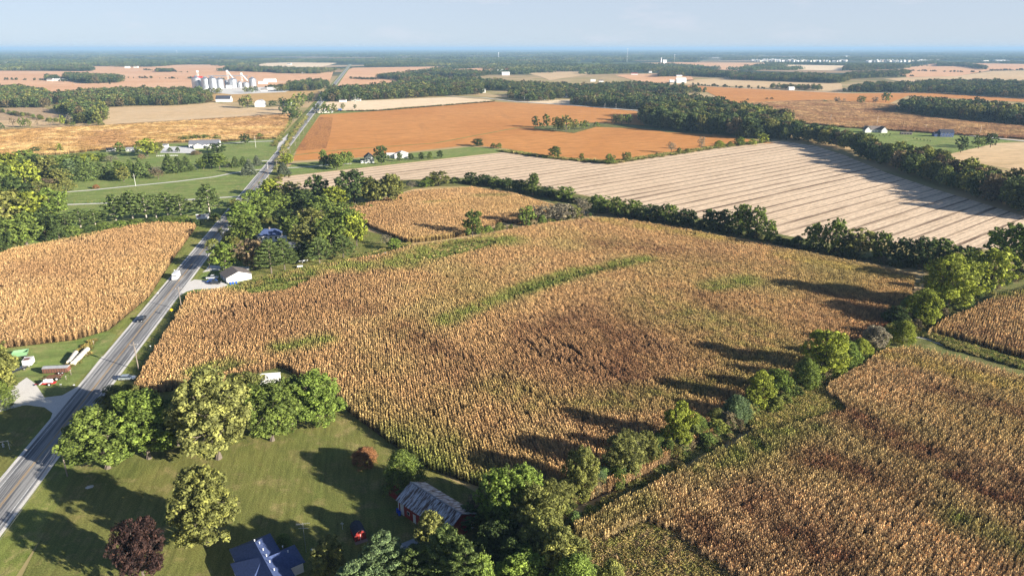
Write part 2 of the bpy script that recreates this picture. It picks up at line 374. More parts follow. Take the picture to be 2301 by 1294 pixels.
# highway in the road frame
S0, S1 = -140, 4600
def strip(t0, t1, z, name, m, s0=S0, s1=900):
    return sheet(name, [RP(s0,t0),RP(s0,t1),RP(s1,t1),RP(s1,t0)], z, m)
strip(-5.4, 5.2, .06, 'road_shoulder', 'gravel')
strip(-4.5, 4.3, .075, 'road', 'asphalt')
strip(-11, 11, .54, 'verge', 'verge_grass', 900, S1); strip(-5.8, 5.6, .60, 'road_shoulder', 'gravel', 900, S1); strip(-4.5, 4.3, .64, 'road', 'asphalt', 900, S1)
strip(-3.62, -3.42, .085, 'edge_line', 'white_line'); strip(3.42, 3.62, .085, 'edge_line', 'white_line')
strip(-.24, -.10, .085, 'centre_line', 'yellow_line'); strip(.10, .24, .085, 'centre_line', 'yellow_line')
# side roads, drives
sheet('gravel_drive', PG([(-80,870),(0,885),(40,862),(60,848),(80,862),(100,893),(140,888),(175,868),(230,800),(240,806),(168,905),(110,985),(60,1045),(68,1010),(112,945),(118,928),(100,915),(60,910),(0,915),(-80,920)]), .052, 'gravel')
sheet('gravel_drive', PG([(-60,925),(0,915),(45,905),(48,912),(0,925),(-60,938)]), .054, 'gravel')
sheet('gravel_drive', PG([(150,985),(195,975),(230,985),(195,1000),(160,1010),(135,1020)]), .052, 'gravel')
sheet('gravel_drive', PG([(425,634),(437,628),(500,634),(512,640),(500,648),(440,650),(420,655),(398,668),(405,650)]), .055, 'gravel')
sheet('gravel_drive', PG([(462,606),(470,596),(500,598),(560,600),(560,607),(480,608),(455,612)]), .055, 'gravel')
sheet('gravel_yard', PG([(365,330),(420,330),(440,338),(430,345),(360,344)]), .12, 'white_line')
ribbon([G(120,434),G(200,428),G(300,418),G(400,408),G(480,398),G(530,388),G(588,381)], 3.2, .1, 'lane', 'gravel')
ribbon([G(125,461),G(240,457),G(360,453),G(470,446),G(535,442)], 3.2, .1, 'lane', 'gravel')
ribbon([G(440,327),G(490,324),G(560,319),G(628,317)], 4.5, .1, 'lane', 'gravel')
ribbon([G(588,362),G(612,361)], 4.5, .1, 'lane', 'gravel')
ribbon([G(640,378),G(700,375),G(735,371),G(790,368)], 3.2, .1, 'lane', 'gravel')
sheet('gravel_drive', PG([(626,319),(640,308),(648,300),(640,322),(622,336)]), .1, 'gravel')
ribbon([G(1000,216.5),G(1090,221),G(1160,229),G(1290,238),G(1430,249),G(1560,258),G(1790,277),G(2000,292),G(2150,303),G(2400,328)], 7, .5, 'county_road', 'gravel')
ribbon([G(1500,191),G(1750,203),G(1900,210.5),G(2100,209),G(2400,230)], 6, .6, 'county_road', 'gravel')
ribbon([G(470,187),G(560,180),G(660,187),G(730,196)], 6, .6, 'county_road', 'gravel')
sheet('drainage_ditch', PG([(2030,752),(2080,758),(2140,785),(2301,830),(2400,858),(2400,842),(2301,815),(2160,772),(2090,750),(2040,744)]), .05, 'weedy_grass')
ribbon([G(2040,752),G(2085,762),G(2120,775)], 1.6, .06, 'creek_bed', 'gravel')
sheet('headland', PG([(1240,1190),(1560,1010),(1850,840),(1990,772),(2110,700),(2230,640),(2400,600),(2400,615),(2301,640),(2180,692),(2075,752),(1990,790),(1850,868),(1560,1030),(1300,1180),(1270,1400),(1100,1400),(1060,1200)]), .055, 'weedy_grass')
sheet('headland', PG([(1400,478),(1500,500),(1740,545),(2060,606),(2120,606),(2120,590),(2060,580),(1780,532),(1500,478),(1300,438),(1150,405),(1040,400),(930,412),(930,420),(1060,418),(1150,432),(1260,462),(1340,480)]), .12, 'weedy_grass')
# ------------------------------------------------------------------ scatter (stuff only)
def scatter(name, pts, rz, sc, idx, tint, coll, label, cat=None):
    me = bpy.data.meshes.new(name); n = len(pts)
    me.vertices.add(n); me.vertices.foreach_set('co', np.asarray(pts, np.float32).ravel())
    for nm, dt, d, key in (('rz','FLOAT',rz,'value'),('sc','FLOAT_VECTOR',sc,'vector'),('idx','INT',idx,'value'),('tint','FLOAT_COLOR',tint,'color')):
        a = me.attributes.new(nm, dt, 'POINT')
        d = np.asarray(d, np.int32 if dt == 'INT' else np.float32).ravel(); a.data.foreach_set(key, d)
    o = bpy.data.objects.new(name, me); COL.objects.link(o)
    ng = bpy.data.node_groups.new(name, 'GeometryNodeTree')
    ng.interface.new_socket('Geometry', in_out='INPUT', socket_type='NodeSocketGeometry')
    ng.interface.new_socket('Geometry', in_out='OUTPUT', socket_type='NodeSocketGeometry')
    x = ng.nodes.new; gi = x('NodeGroupInput'); go = x('NodeGroupOutput'); ip = x('GeometryNodeInstanceOnPoints')
    ci = x('GeometryNodeCollectionInfo'); ci.inputs['Collection'].default_value = coll
    ci.inputs['Separate Children'].default_value = True; ci.inputs['Reset Children'].default_value = True
    def attr(nm, dt):
        a = x('GeometryNodeInputNamedAttribute'); a.data_type = dt; a.inputs['Name'].default_value = nm; return a.outputs['Attribute']
    cx = x('ShaderNodeCombineXYZ'); l = ng.links.new
    l(attr('rz','FLOAT'), cx.inputs['Z']); l(gi.outputs[0], ip.inputs['Points']); l(ci.outputs[0], ip.inputs['Instance'])
    ip.inputs['Pick Instance'].default_value = True
    l(attr('idx','INT'), ip.inputs['Instance Index']); l(cx.outputs[0], ip.inputs['Rotation']); l(attr('sc','FLOAT_VECTOR'), ip.inputs['Scale'])
    l(ip.outputs[0], go.inputs[0])
    m = o.modifiers.new('scatter', 'NODES'); m.node_group = ng
    tag(o, label, cat, kind='stuff'); return o
def tint4(rgb): return np.concatenate([rgb, np.ones((len(rgb),1))], 1)
def nz2(P, s, seed=0):
    return np.array([noise.noise(Vector((x*s, y*s, seed*13.7))) for x, y in P[:,:2]])

def leafmat(name, inst, transl=.22, rough=.7, vlo=.38, vhi=1.75):
    def f(t, b):
        n = N(t)
        if inst:
            a = n.new('ShaderNodeAttribute'); a.attribute_type = 'INSTANCER'; a.attribute_name = 'tint'; c = a.outputs['Color']
        else:
            c = n.new('ShaderNodeObjectInfo').outputs['Color']
        v = n.new('ShaderNodeAttribute'); v.attribute_name = 'lv'
        c = n.mix(1.0, c, n.ramp(v.outputs['Fac'], [(0,(vlo,vlo*.98,vlo)),(.55,(1,1,1)),(1,(vhi*1.06,vhi,vhi*.85))]), 'MULTIPLY')
        n.l(c, b.inputs['Base Color'])
        tr = n.new('ShaderNodeBsdfTranslucent'); n.l(c, tr.inputs['Color']); ms = n.new('ShaderNodeMixShader'); ms.inputs[0].default_value = transl
        n.l(b.outputs[0], ms.inputs[1]); n.l(tr.outputs[0], ms.inputs[2])
        n.l(ms.outputs[0], t.nodes['Material Output'].inputs['Surface'])
    return mat(name, rough=rough, spec=.15, build=f)
LM_O = leafmat('leaves', False); LM_I = leafmat('leaves_wood', True)
CM = leafmat('corn_leaves', True, .14, .75, .22, 1.6)

def corn_segment(seed, L=2.0, W=1, rowsp=.76, per_m=5.4, big=.88, nleaf=7):
    r = np.random.default_rng(seed); V = []; F = []; A = []
    for row in range(W):
        for i in range(int(L*per_m)):
            x = -L/2 + (i+.5)/per_m + r.normal(0,.09); y = (row-(W-1)/2)*rowsp + r.normal(0,.11); H = r.normal(2.15,.15)
            dry = r.uniform(0,1)
            for k in range(nleaf):
                z0 = H*(.28+.62*k/nleaf); an = r.uniform(0,2*PI) if k % 2 == 0 else an+PI+r.normal(0,.4)
                ln = r.uniform(.38,.62)*big; w = r.uniform(.055,.10)*big
                d = np.array([math.cos(an), math.sin(an)]); s = np.array([-d[1], d[0]])*w
                z1 = z0+r.uniform(.08,.30); z2 = z1-r.uniform(.1,.42)
                p0 = np.array([x,y]); p1 = p0+d*ln*.5; p2 = p0+d*ln
                b = len(V)
                V += [(*(p0-s*.5),z0),(*(p0+s*.5),z0),(*(p1+s),z1),(*(p1-s),z1),(*(p2+s*.5),z2),(*(p2-s*.5),z2)]
                F += [(b,b+1,b+2,b+3),(b+3,b+2,b+4,b+5)]; lv = min(1,max(0,.15+.75*dry*(.5+.5*k/nleaf)+r.normal(0,.18))); A += [lv,lv]
            # tassel and stalk
            b = len(V); w = .035*big; a = r.uniform(0,PI); dx, dy = math.cos(a)*w, math.sin(a)*w; tx, ty = r.normal(0,.09,2)
            V += [(x-dx,y-dy,.1),(x+dx,y+dy,.1),(x+dx+tx,y+dy+ty,H+.22),(x-dx+tx,y-dy+ty,H+.22)]; F += [(b,b+1,b+2,b+3)]; A += [.9]
            b = len(V); e = .13*big
            V += [(x+tx-e*math.cos(a),y+ty-e*math.sin(a),H+.1),(x+tx,y+ty,H-.1),(x+tx+e*math.cos(a),y+ty+e*math.sin(a),H+.1),(x+tx,y+ty,H+.3)]
            F += [(b,b+1,b+2,b+3)]; A += [1.0 if dry > .35 else .5]
    F = np.array(F)
    return npmesh('corn_row', np.array(V), F, CM, {'lv':('FLOAT','FACE',A)}, link=False)
def coll_of(objs, name):
    c = bpy.data.collections.new(name)
    for i, o in enumerate(objs): o.name = f'{name}_{i:02d}'; c.objects.link(o)
    return c
CORN = coll_of([corn_segment(i) for i in range(8)], 'cornrow')
CORNF = coll_of([corn_segment(50+i, 4.0, 5, .8, 2.2, 1.7, 4) for i in range(6)], 'cornpatch')
WEED = coll_of([corn_segment(80+i, 1.6, 2, .8, 5, 1.1, 6) for i in range(4)], 'weedtuft')

TAN = np.array((.415,.272,.137)); PALE = np.array((.47,.325,.175)); BRN = np.array((.19,.095,.055)); GRN = np.array((.20,.215,.06)); DGR = np.array((.09,.13,.03)); YEL = np.array((.38,.31,.10))
def ell(P, px, rx, ry=None):
    """soft weight inside a patch given by a line of photo points and half width in metres"""
    pts = [np.array(G(*p, 1.8)) for p in px]; d = np.full(len(P), 1e9)
    for a, b in zip(pts, pts[1:] if len(pts) > 1 else pts):
        ab = b-a; t = np.clip(((P-a)@ab)/max(ab@ab,1e-9), 0, 1); d = np.minimum(d, np.linalg.norm(P-a-t[:,None]*ab, axis=1))
    return np.clip(1.3-d/rx, 0, 1)
def rows(poly, ang, sp=.76, L=2.0, jit=.0):
    a = np.array(poly); c, s = math.cos(ang), math.sin(ang); R = np.array([[c,s],[-s,c]]); q = a@R.T
    u = np.arange(q[:,0].min(), q[:,0].max(), L); v = np.arange(q[:,1].min(), q[:,1].max(), sp)
    U, Vv = np.meshgrid(u, v); U = U + (np.arange(len(v))%3*L/3)[:,None]
    P = np.stack([U.ravel(), Vv.ravel()], 1); P[:,1] += rng.normal(0,.10,len(P))
    P = P@R; return P[in_poly(P, poly)]
def corn_field(name, px, ang, label, near=lambda x,y: False, base=TAN, patches=(), holes=(), sp=.76, L=2.0, coll=CORN, zones=(), brn=.5, grn=.35, base_sheet=.11, dark=1.0, nvar=8, seed=1):
    poly = [G(x,y,0 if near(x,y) else 2.1) for x,y in px]
    if base_sheet: sheet('corn_soil', poly, base_sheet, 'corn_soil')
    Ps = []; An = []
    P = rows(poly, ang, sp, L); keep = np.ones(len(P), bool)
    for zp, za in zones:
        zpoly = PG(zp); ins = in_poly(P, zpoly); keep &= ~ins
        Q = rows(zpoly, za, sp, L); Q = Q[in_poly(Q, poly)]; Ps.append(Q); An.append(np.full(len(Q), za))
    P = P[keep]; Ps.append(P); An.append(np.full(len(P), ang)); P = np.concatenate(Ps); A = np.concatenate(An)
    for hp in holes:
        m = ~in_poly(P, PG(hp, 1.6)); P = P[m]; A = A[m]
    n1 = nz2(P, .016, seed); n2 = nz2(P, .05, seed+1); n3 = nz2(P, .25, seed+2); n4 = nz2(P, .7, seed+3)
    drop = (rng.uniform(size=len(P)) < .012) | ((n1+n2*.8 > .62) & (rng.uniform(size=len(P)) < .25))
    k = ~drop; P, A, n1, n2, n3, n4 = P[k], A[k], n1[k], n2[k], n3[k], n4[k]
    col = np.tile(base, (len(P),1))
    def blend(w, c):
        nonlocal col; w = np.clip(w,0,1)[:,None]; col = col*(1-w)+c*w
    blend(np.clip(n2*1.4+.1,0,.6), PALE)
    blend(brn*np.clip(n1*2.2+n3*.5+n2*.7,0,1), BRN)
    blend(grn*np.clip(-n1*2.0-n3*.4+n2*.9-.15,0,1), GRN)
    hgt = 1+.10*n2+.06*n4
    for kind, line, r, s in patches:
        w = ell(P, line, r)*s; w = np.clip(w*(1+.9*n3+.5*n2), 0, 1)
        blend(w, {'g':GRN,'d':DGR,'b':BRN,'y':YEL,'p':PALE}[kind])
        if kind == 'd': hgt -= .25*w
        if kind == 'b': hgt -= .12*w
    col *= (1+.24*rng.normal(size=len(P))+.25*n4)[:,None].clip(.5,1.6)*dark
    idx = rng.integers(0, nvar, len(P)); rz = A+PI*rng.integers(0,2,len(P))+rng.normal(0,.02,len(P))
    sc = np.stack([np.ones(len(P)), np.ones(len(P)), hgt+rng.normal(0,.05,len(P))], 1)
    pts = np.concatenate([P, np.full((len(P),1), .1)], 1)
    return scatter(name, pts, rz, sc, idx, tint4(col.clip(0,1)), coll, label, 'corn')
MAIN = [(301,866),(330,812),(378,735),(425,657),(448,654),(515,643),(572,634),(640,612),(720,598),(800,580),(872,567),(925,549),(1065,532),(1168,510),(1240,500),(1340,488),(1400,492),(1500,507),(1740,552),(2056,614),(2052,640),(2040,690),(1985,745),(1920,775),(1820,840),(1700,905),(1560,990),(1420,1070),(1290,1140),(1180,1120),(1080,1095),(960,1052),(875,995),(790,932),(745,892),(690,855),(628,824),(560,846),(500,868),(330,885)]
hol_weed = [(1125,668),(1210,634),(1300,613),(1400,593),(1442,586),(1390,601),(1290,628),(1200,655),(1150,667)]
hol_w2 = [(925,582),(985,556),(1040,546),(1110,543),(1118,549),(1060,566),(985,583),(940,587)]
hol_w3 = [(545,652),(590,640),(690,625),(700,632),(640,655),(560,662)]
corn_field('corn_field', MAIN, RD, 'large central field of ripe tan corn between the highway and the ditch hedgerow', lambda x,y: y > 820 and 310 < x <= 1290, patches=[
  ('g',[(560,640),(640,622),(720,600),(800,600)],10,.9),('d',[(545,640),(700,618)],6,.6),
  ('g',[(640,780),(720,765)],7,.8),('g',[(440,835),(520,812)],4,.8),('d',[(560,815),(480,835)],3,.6),
  ('g',[(900,590),(1000,552),(1130,540)],13,.9),('g',[(1000,722),(1120,672),(1300,616),(1450,582)],6,.9),('g',[(1150,655),(1300,605)],6,.7),
  ('g',[(1600,645),(1680,632)],8,.7),('g',[(1500,600),(1800,620),(2040,650)],25,.22),('g',[(1500,690),(1660,740),(1700,800)],22,.40),
  ('b',[(1180,740),(1300,720),(1400,760),(1420,830)],10,.42),('b',[(1300,800),(1420,880)],12,.25),('b',[(900,740),(960,780)],9,.5),('b',[(780,690),(830,700)],8,.45),('b',[(1350,545),(1480,560)],14,.45),
  ('b',[(1580,670),(1620,690)],9,.5),('b',[(1000,800),(1050,860)],10,.35),('b',[(1850,660),(1980,690)],9,.4),('b',[(2040,700),(1960,760)],7,.8),('b',[(1670,890),(1600,860)],6,.6),
  ('g',[(1330,900),(1480,890),(1640,850)],9,.45),('g',[(960,1050),(860,960)],4,.7),('g',[(1000,1060),(1120,1100),(1280,1130)],8,.75),('g',[(900,950),(1000,1000),(1150,1060)],10,.35),('y',[(1750,575),(2040,625)],7,.55),('y',[(1360,495),(1640,540)],9,.5),
  ('g',[(1120,870),(1200,900)],10,.35),('g',[(1000,1000),(940,1010)],8,.35)],
  holes=[hol_weed,hol_w2,hol_w3,[(948,912),(985,932),(978,936),(950,920)]],
  zones=[([(1200,1250),(1300,1160),(1560,1005),(1850,850),(2010,770),(2080,690),(2080,640),(1950,700),(1750,810),(1560,915),(1350,1020),(1200,1100)],HDA)], seed=3)
corn_field('corn_field', [(-60,572),(0,562),(100,545),(200,524),(330,506),(440,502),(441,512),(395,575),(335,668),(246,742),(170,764),(0,784),(-60,792)], RD,
  'ripe golden corn field left of the highway below the pine row', lambda x,y: (y > 505 and x > 300) or y > 600, base=TAN*.98, patches=[('g',[(0,560),(200,528)],5,.4),('b',[(60,600),(200,620)],9,.2)], brn=.25, grn=.12, seed=11)
corn_field('corn_field', [(742,478),(840,452),(930,428),(1060,420),(1150,433),(1255,463),(1248,476),(1168,505),(1128,500),(1100,512),(1050,530),(990,540),(920,547),(870,528),(832,512),(815,500),(780,495)], RD,
  'small ripe corn field behind the lone round tree', lambda x,y: y > 465 and x > 750, base=TAN, patches=[('d',[(1080,440),(1130,438)],6,.5),('g',[(960,455),(1010,452)],4,.4),('y',[(900,545),(1050,528)],6,.5)], brn=.3, grn=.12, seed=21)
corn_field('corn_field', [(1300,1168),(1560,1035),(1760,930),(1860,865),(1990,783),(2050,776),(2160,802),(2301,842),(2420,875),(2420,1450),(1960,1450),(1640,1300),(1520,1205),(1440,1178),(1370,1215),(1300,1215),(1280,1190)], HDA,
  'brownish corn field in the lower right beyond the ditch hedgerow', lambda x,y: y > 1175, base=np.array((.44,.305,.165)), patches=[
  ('g',[(1560,1050),(1750,960)],9,.75),('g',[(1330,1190),(1450,1120)],5,.4),('d',[(1690,975),(1700,1000)],3,.8),('d',[(1840,960),(1850,968)],3,.6),
  ('b',[(1900,930),(2060,1010),(2301,1090)],7,.7),('b',[(1830,1030),(2000,1080)],7,.7),('b',[(1700,1130),(1850,1230)],8,.75),('b',[(2150,1070),(2260,1120)],4,.9),
  ('b',[(2080,870),(2301,930)],5,.5),('y',[(2000,800),(2200,850),(2301,870)],6,.6),('g',[(2160,1170),(2301,1230)],6,.7),('b',[(1560,1180),(1650,1240)],5,.6)],
  holes=[[(1700,935),(1770,900),(1850,872),(1882,895),(1880,925),(1800,950),(1740,965),(1690,970)],[(1855,900),(1885,890),(1905,915),(1885,930)]], brn=.5, grn=.3, seed=31)
corn_field('corn_field', [(2078,748),(2120,715),(2180,694),(2240,660),(2301,648),(2420,625),(2420,838),(2301,808),(2160,765),(2100,752)], math.radians(52),
  'ripe corn field at the right edge above the drainage ditch', lambda x,y: y > 750, base=np.array((.42,.29,.15)), patches=[('g',[(2210,662),(2301,655)],6,.8),('b',[(2180,740),(2290,780)],6,.4),('y',[(2100,745),(2301,800)],4,.4)], brn=.4, grn=.2, seed=41)
corn_field('corn_field', [(-60,296),(0,292),(230,282),(400,272),(560,262),(652,256),(638,290),(620,308),(560,311),(490,316),(380,317),(330,323),(140,343),(60,347),(-60,350)], RD+PI/2,
  'far golden corn field behind the ranch house left of the highway', base=np.array((.265,.165,.07)), sp=4, L=4, coll=CORNF, nvar=6, base_sheet=0, brn=.4, grn=.15, seed=51)
corn_field('corn_field', [(1642,232),(1850,224),(2015,235),(2020,252),(2100,265),(2400,293),(2400,316),(1900,284),(1722,268),(1662,250)], RD+PI/2,
  'far dull tan corn field behind the two right hand houses', base=np.array((.27,.165,.09)), sp=4, L=4, coll=CORNF, nvar=6, base_sheet=0, brn=.7, grn=.05, seed=61)
# weeds where the corn failed, and rough strips
def weeds(px, n, tints, h=(.35,.7), zb=.1, seed=5, wsc=1.0, line=None):
    r = np.random.default_rng(seed)
    if line:
        pts = [np.array(G(*p)) for p in px]; seg = [np.linalg.norm(b-a) for a, b in zip(pts, pts[1:])]; cs = np.cumsum([0]+seg)
        t = r.uniform(0, cs[-1], n); P = np.array([pts[i]+(pts[i+1]-pts[i])*((tt-cs[i])/seg[i]) for tt in t for i in [min(np.searchsorted(cs, tt, 'right')-1, len(seg)-1)]])
        P = P + r.normal(0, line, P.shape)
    else:
        poly = PG(px); a = np.array(poly); P = r.uniform(a.min(0), a.max(0), (n*3,2)); P = P[in_poly(P, poly)][:n]
    c = np.array(tints)[r.integers(0,len(tints),len(P))]*(1+.25*r.normal(size=(len(P),1))).clip(.5,1.6)
    s = r.uniform(*h, len(P)); sc = np.stack([np.full(len(P),wsc)*r.uniform(.7,1.3,len(P))]*2+[s], 1)
    return np.concatenate([P, np.full((len(P),1), zb)],1), r.uniform(0,6.28,len(P)), sc, r.integers(0,4,len(P)), tint4(c.clip(0,1))
gw = [(.16,.19,.05),(.22,.22,.07),(.12,.16,.04)]; yw = [(.34,.28,.12),(.25,.22,.08),(.2,.2,.06)]; bw = [(.3,.22,.12),(.2,.16,.07)]
Ws = [weeds(hol_weed, 1500, gw, (.3,.75), seed=1), weeds(hol_w2, 900, gw+[(.34,.28,.12)], (.3,.8), seed=2), weeds(hol_w3, 500, gw, (.25,.6), seed=3),
  weeds([(1690,975),(1700,935),(1770,900),(1850,872),(1905,893),(1890,932),(1800,955)], 1600, yw, (.2,.5), seed=4),
  weeds([(1240,1190),(1560,1010),(1850,840),(1990,772),(2110,700),(2120,712),(1990,790),(1850,868),(1560,1036),(1300,1180)], 2600, yw+gw, (.2,.5), seed=5),
  weeds([(1250,1190),(1380,1215),(1440,1180),(1520,1205),(1640,1300),(1700,1400),(1300,1400)], 2600, yw+bw, (.2,.5), seed=6),
  weeds([(2030,752),(2080,758),(2140,785),(2301,830),(2400,858),(2400,842),(2301,815),(2160,772),(2090,750),(2040,744)], 900, gw+yw, (.2,.45), seed=7),
  weeds([(1400,484),(1500,505),(1740,550),(2060,610),(2060,604),(1740,540),(1500,496),(1400,478)], 1500, gw+yw, (.2,.4), seed=8),
  weeds([(690,262),(660,300),(640,335),(620,380)], 500, gw+yw, (.3,.8), seed=9, line=1.6, wsc=1.6),
  weeds([(615,330),(640,290),(665,250)], 350, gw+yw, (.3,.8), seed=10, line=1.8, wsc=1.6),
  weeds([(300,880),(430,665)], 400, gw+yw, (.12,.25), seed=12, line=.8),
  weeds([(150,830),(185,800),(205,770)], 110, [(.30,.24,.08),(.22,.22,.07)], (.15,.35), seed=13, line=.8),
  weeds([(545,640),(650,612),(800,580),(920,548)], 500, gw+yw, (.15,.4), seed=14, line=1.0),
  weeds([(700,252),(850,250),(1110,229)], 400, [(.14,.11,.05),(.1,.12,.04)], (.4,1.1), seed=15, line=1.5, wsc=2),
  weeds([(1128,340),(1240,356),(1370,367),(1640,328),(1720,320)], 1500, gw+yw, (.3,.9), seed=16, line=2.2, wsc=1.8)]
cat5 = [np.concatenate([w[i] for w in Ws]) for i in range(5)]
scatter('weeds', *cat5, WEED, 'rough weeds and tall grass on the field edges and in the gaps of the corn', 'weeds')
# ------------------------------------------------------------------ tree prototypes (12 m tall, crown radius 4.5 m)
H0, R0 = 12.0, 4.5
def leafcloud(centers, rad, per, size, r, flat=1.0, droop=0.0, out_bias=.55, elong=1.0):
    """leaf cards in clumps"""
    n = len(centers)*per
    c = np.repeat(centers, per, 0); rr = np.repeat(rad, per)
    d = r.normal(size=(n,3)); d /= np.linalg.norm(d, axis=1)[:,None]
    q = r.uniform(.35,1,n)**.5
    off = d*(rr*q)[:,None]; off[:,2] *= flat
    p = c+off
    nr = d*.9+r.normal(size=(n,3))*.42; nr[:,2] += .3; nr /= np.linalg.norm(nr, axis=1)[:,None]
    a = np.cross(nr, r.normal(size=(n,3))); a /= np.linalg.norm(a, axis=1)[:,None]; b = np.cross(nr, a)
    s = size*r.uniform(.6,1.35,n)[:,None]
    V = np.stack([p-a*s*elong, p-b*s*.55, p+a*s*elong, p+b*s*.55+nr*s*.2], 1).reshape(-1,3)
    F = np.arange(n*4).reshape(n,4)
    cl = np.repeat(r.uniform(.12,.92,len(centers)), per)
    return V, F, np.clip(cl+r.normal(0,.15,n), 0, 1)
def crown(kind, seed, nclump, per, size):
    r = np.random.default_rng(seed)
    if kind in ('broad','oval','tall','bare'):
        nl = {'broad':14,'oval':9,'tall':13,'bare':10}[kind]; zc = {'broad':.55,'oval':.52,'tall':.54,'bare':.60}[kind]
        rz = {'broad':.43,'oval':.48,'tall':.46,'bare':.38}[kind]*H0
        lob = []
        for i in range(nl):
            a = 2*PI*i*.618+r.uniform(-.3,.3); zz = -0.85+1.75*(i+.5)/nl; w = math.sqrt(max(.05,1-zz*zz))
            if kind == 'tall': w *= 1.0-.42*(zz+.85)/1.75
            lr = r.uniform(.27,.52)*R0*(.8+.2*w); k = r.uniform(.78,1.2)
            lob.append((w*math.cos(a)*(R0-lr*.8)*k, w*math.sin(a)*(R0-lr*.8)*k, H0*zc+zz*(rz-lr*.45), lr))
        lob.append((0,0,H0*zc,R0*.55)); lob.append((r.uniform(-.8,.8),r.uniform(-.8,.8),H0-R0*.42,R0*.42))
        L_ = np.array(lob); per_l = nclump//len(L_)
        C = []; Rr = []
        for x,y,z,lr in L_:
            d = r.normal(size=(per_l,3)); d /= np.linalg.norm(d,axis=1)[:,None]
            C.append(np.array([x,y,z])+d*lr*r.uniform(.72,1.06,(per_l,1))*np.array([1,1,.85])); Rr.append(r.uniform(.45,1.0,per_l)*(.66 if kind!='bare' else .5))
        C = np.concatenate(C); Rr = np.concatenate(Rr); lobes = L_
        V,F,A = leafcloud(C, Rr, per, size, r)
    elif kind == 'spruce':
        C = []; Rr = []
        for i in range(nclump):
            z = H0*(.04+.94*r.uniform()**1.25); w = R0*.86*(1-z/H0)**.85+.12; k = r.uniform(.55,1.02); lay = .5*math.sin(z*5.0)
            a = r.uniform(0,2*PI); C.append((w*k*math.cos(a), w*k*math.sin(a), z-.45*k*w*.5+lay*.25)); Rr.append(.34+.36*(1-z/H0))
        C = np.array(C); V,F,A = leafcloud(C, np.array(Rr), per, size*.8, r, flat=.55, elong=1.3); lobes = np.array([(0,0,H0*.95,.3)])
    elif kind == 'pine':
        C = []; Rr = []; nw = 8
        for i in range(nclump):
            lv = r.integers(0, nw); z = H0*(.30+.67*(lv/(nw-1))); w = R0*(1.02-.80*((lv/(nw-1))**1.7)); k = r.uniform(.15,1)**.6
            a = (r.integers(0,6)+.5*(lv%2))*2*PI/6+r.normal(0,.16); C.append((w*k*math.cos(a)*1.02, w*k*math.sin(a)*1.02, z+.8*k*k-.2+r.normal(0,.08))); Rr.append(r.uniform(.42,.7))
        C = np.array(C); V,F,A = leafcloud(C, np.array(Rr), per, size*.72, r, flat=.34, elong=1.4); lobes = np.array([(0,0,H0*.95,.3)])
    elif kind == 'bush':
        C = []; Rr = []
        for i in range(nclump):
            a = r.uniform(0,2*PI); ph = r.uniform(0,1)**.8*PI/2; lump = 1+.22*math.sin(3*a+seed)+.15*math.sin(7*a)
            C.append((R0*.95*math.cos(a)*math.cos(ph)*lump*r.uniform(.8,1), R0*.95*math.sin(a)*math.cos(ph)*lump*r.uniform(.8,1), H0*(.08+.86*math.sin(ph)*r.uniform(.75,1)))); Rr.append(r.uniform(.5,1.1))
        C = np.array(C); V,F,A = leafcloud(C, np.array(Rr), per, size, r); lobes = np.array([(0,0,H0*.5,2)])
    V[:,2] = np.maximum(V[:,2], .05); zs = H0/np.quantile(V[:,2],.998); V[:,2] *= zs
    rs_ = R0/np.quantile(np.hypot(V[:,0],V[:,1]),.975); V[:,:2] *= rs_; lobes = lobes*np.array([rs_,rs_,zs,1])
    return V, F, A, lobes
def trunkmb(kind, lobes, seed, fine=True):
    r = np.random.default_rng(seed); mb = MB(); n = 7 if fine else 4
    if kind in ('spruce','pine'):
        mb.tube([(0,0,-.1),(.05,0,H0*.45),(0,.05,H0*.96)], [.26,.17,.03], n)
        if kind == 'pine':
            for i in range(10):
                a = i*2.4; z = H0*(.3+.06*i); w = R0*(.8-.06*i); mb.tube([(0,0,z),(w*.5*math.cos(a),w*.5*math.sin(a),z+.2),(w*math.cos(a),w*math.sin(a),z+.7)],[.07,.05,.02],4)
        return mb
    mb.tube([(0,0,-.1),(.06,.04,H0*.16),(-.05,.1,H0*.34),(0,0,H0*.6)], [.40,.28,.22,.10], n)
    for i, (x,y,z,lr) in enumerate(lobes):
        if not fine and i % 3: continue
        s = H0*r.uniform(.14,.36); m = (x*.45, y*.45, s+(z-s)*.6)
        mb.tube([(0,0,s),m,(x,y,z)],[.14,.10,.045],n-2)
        if fine:
            for k in range(4 if kind != 'bare' else 8):
                d = r.normal(size=3); d /= np.linalg.norm(d); e = (x+d[0]*lr*.9, y+d[1]*lr*.9, z+d[2]*lr*.8)
                mb.tube([m if k%2 else (x,y,z), e],[.05,.015],3)
    return mb
def bark(name, c):
    def f(t, b):
        n = N(t); n.l(n.mix(n.noise(n.coord(), 3, 4, .7), tuple(x*.6 for x in c), tuple(x*1.3 for x in c)), b.inputs['Base Color'])
    return mat(name, c, .95, spec=.1, build=f)
BARK = bark('bark', (.17,.14,.11)); PBARK = bark('pale_bark', (.50,.43,.36))
SPEC = {'near':(760,26,.20),'mid':(250,14,.38),'far':(80,8,.68)}
CM_ = {}; TM_ = {}
def crown_mesh(kind, lod, var, inst=False):
    k = (kind, lod, var, inst)
    if k not in CM_:
        nc, per, sz = SPEC[lod]
        if kind == 'bare': per = max(3, int(per*.45)); sz *= .8
        if kind in ('pine','spruce'): nc = int(nc*1.15)
        V,F,A,lb = crown(kind, 100+var*7+len(kind), nc, per, sz)
        o = npmesh('crown', V, F, LM_I if inst else LM_O, {'lv':('FLOAT','FACE',A)}, link=False)
        CM_[k] = o.data; 
        TM_[(kind,lod,var)] = lb
        bpy.data.objects.remove(o)
    return CM_[k]
TR_ = {}
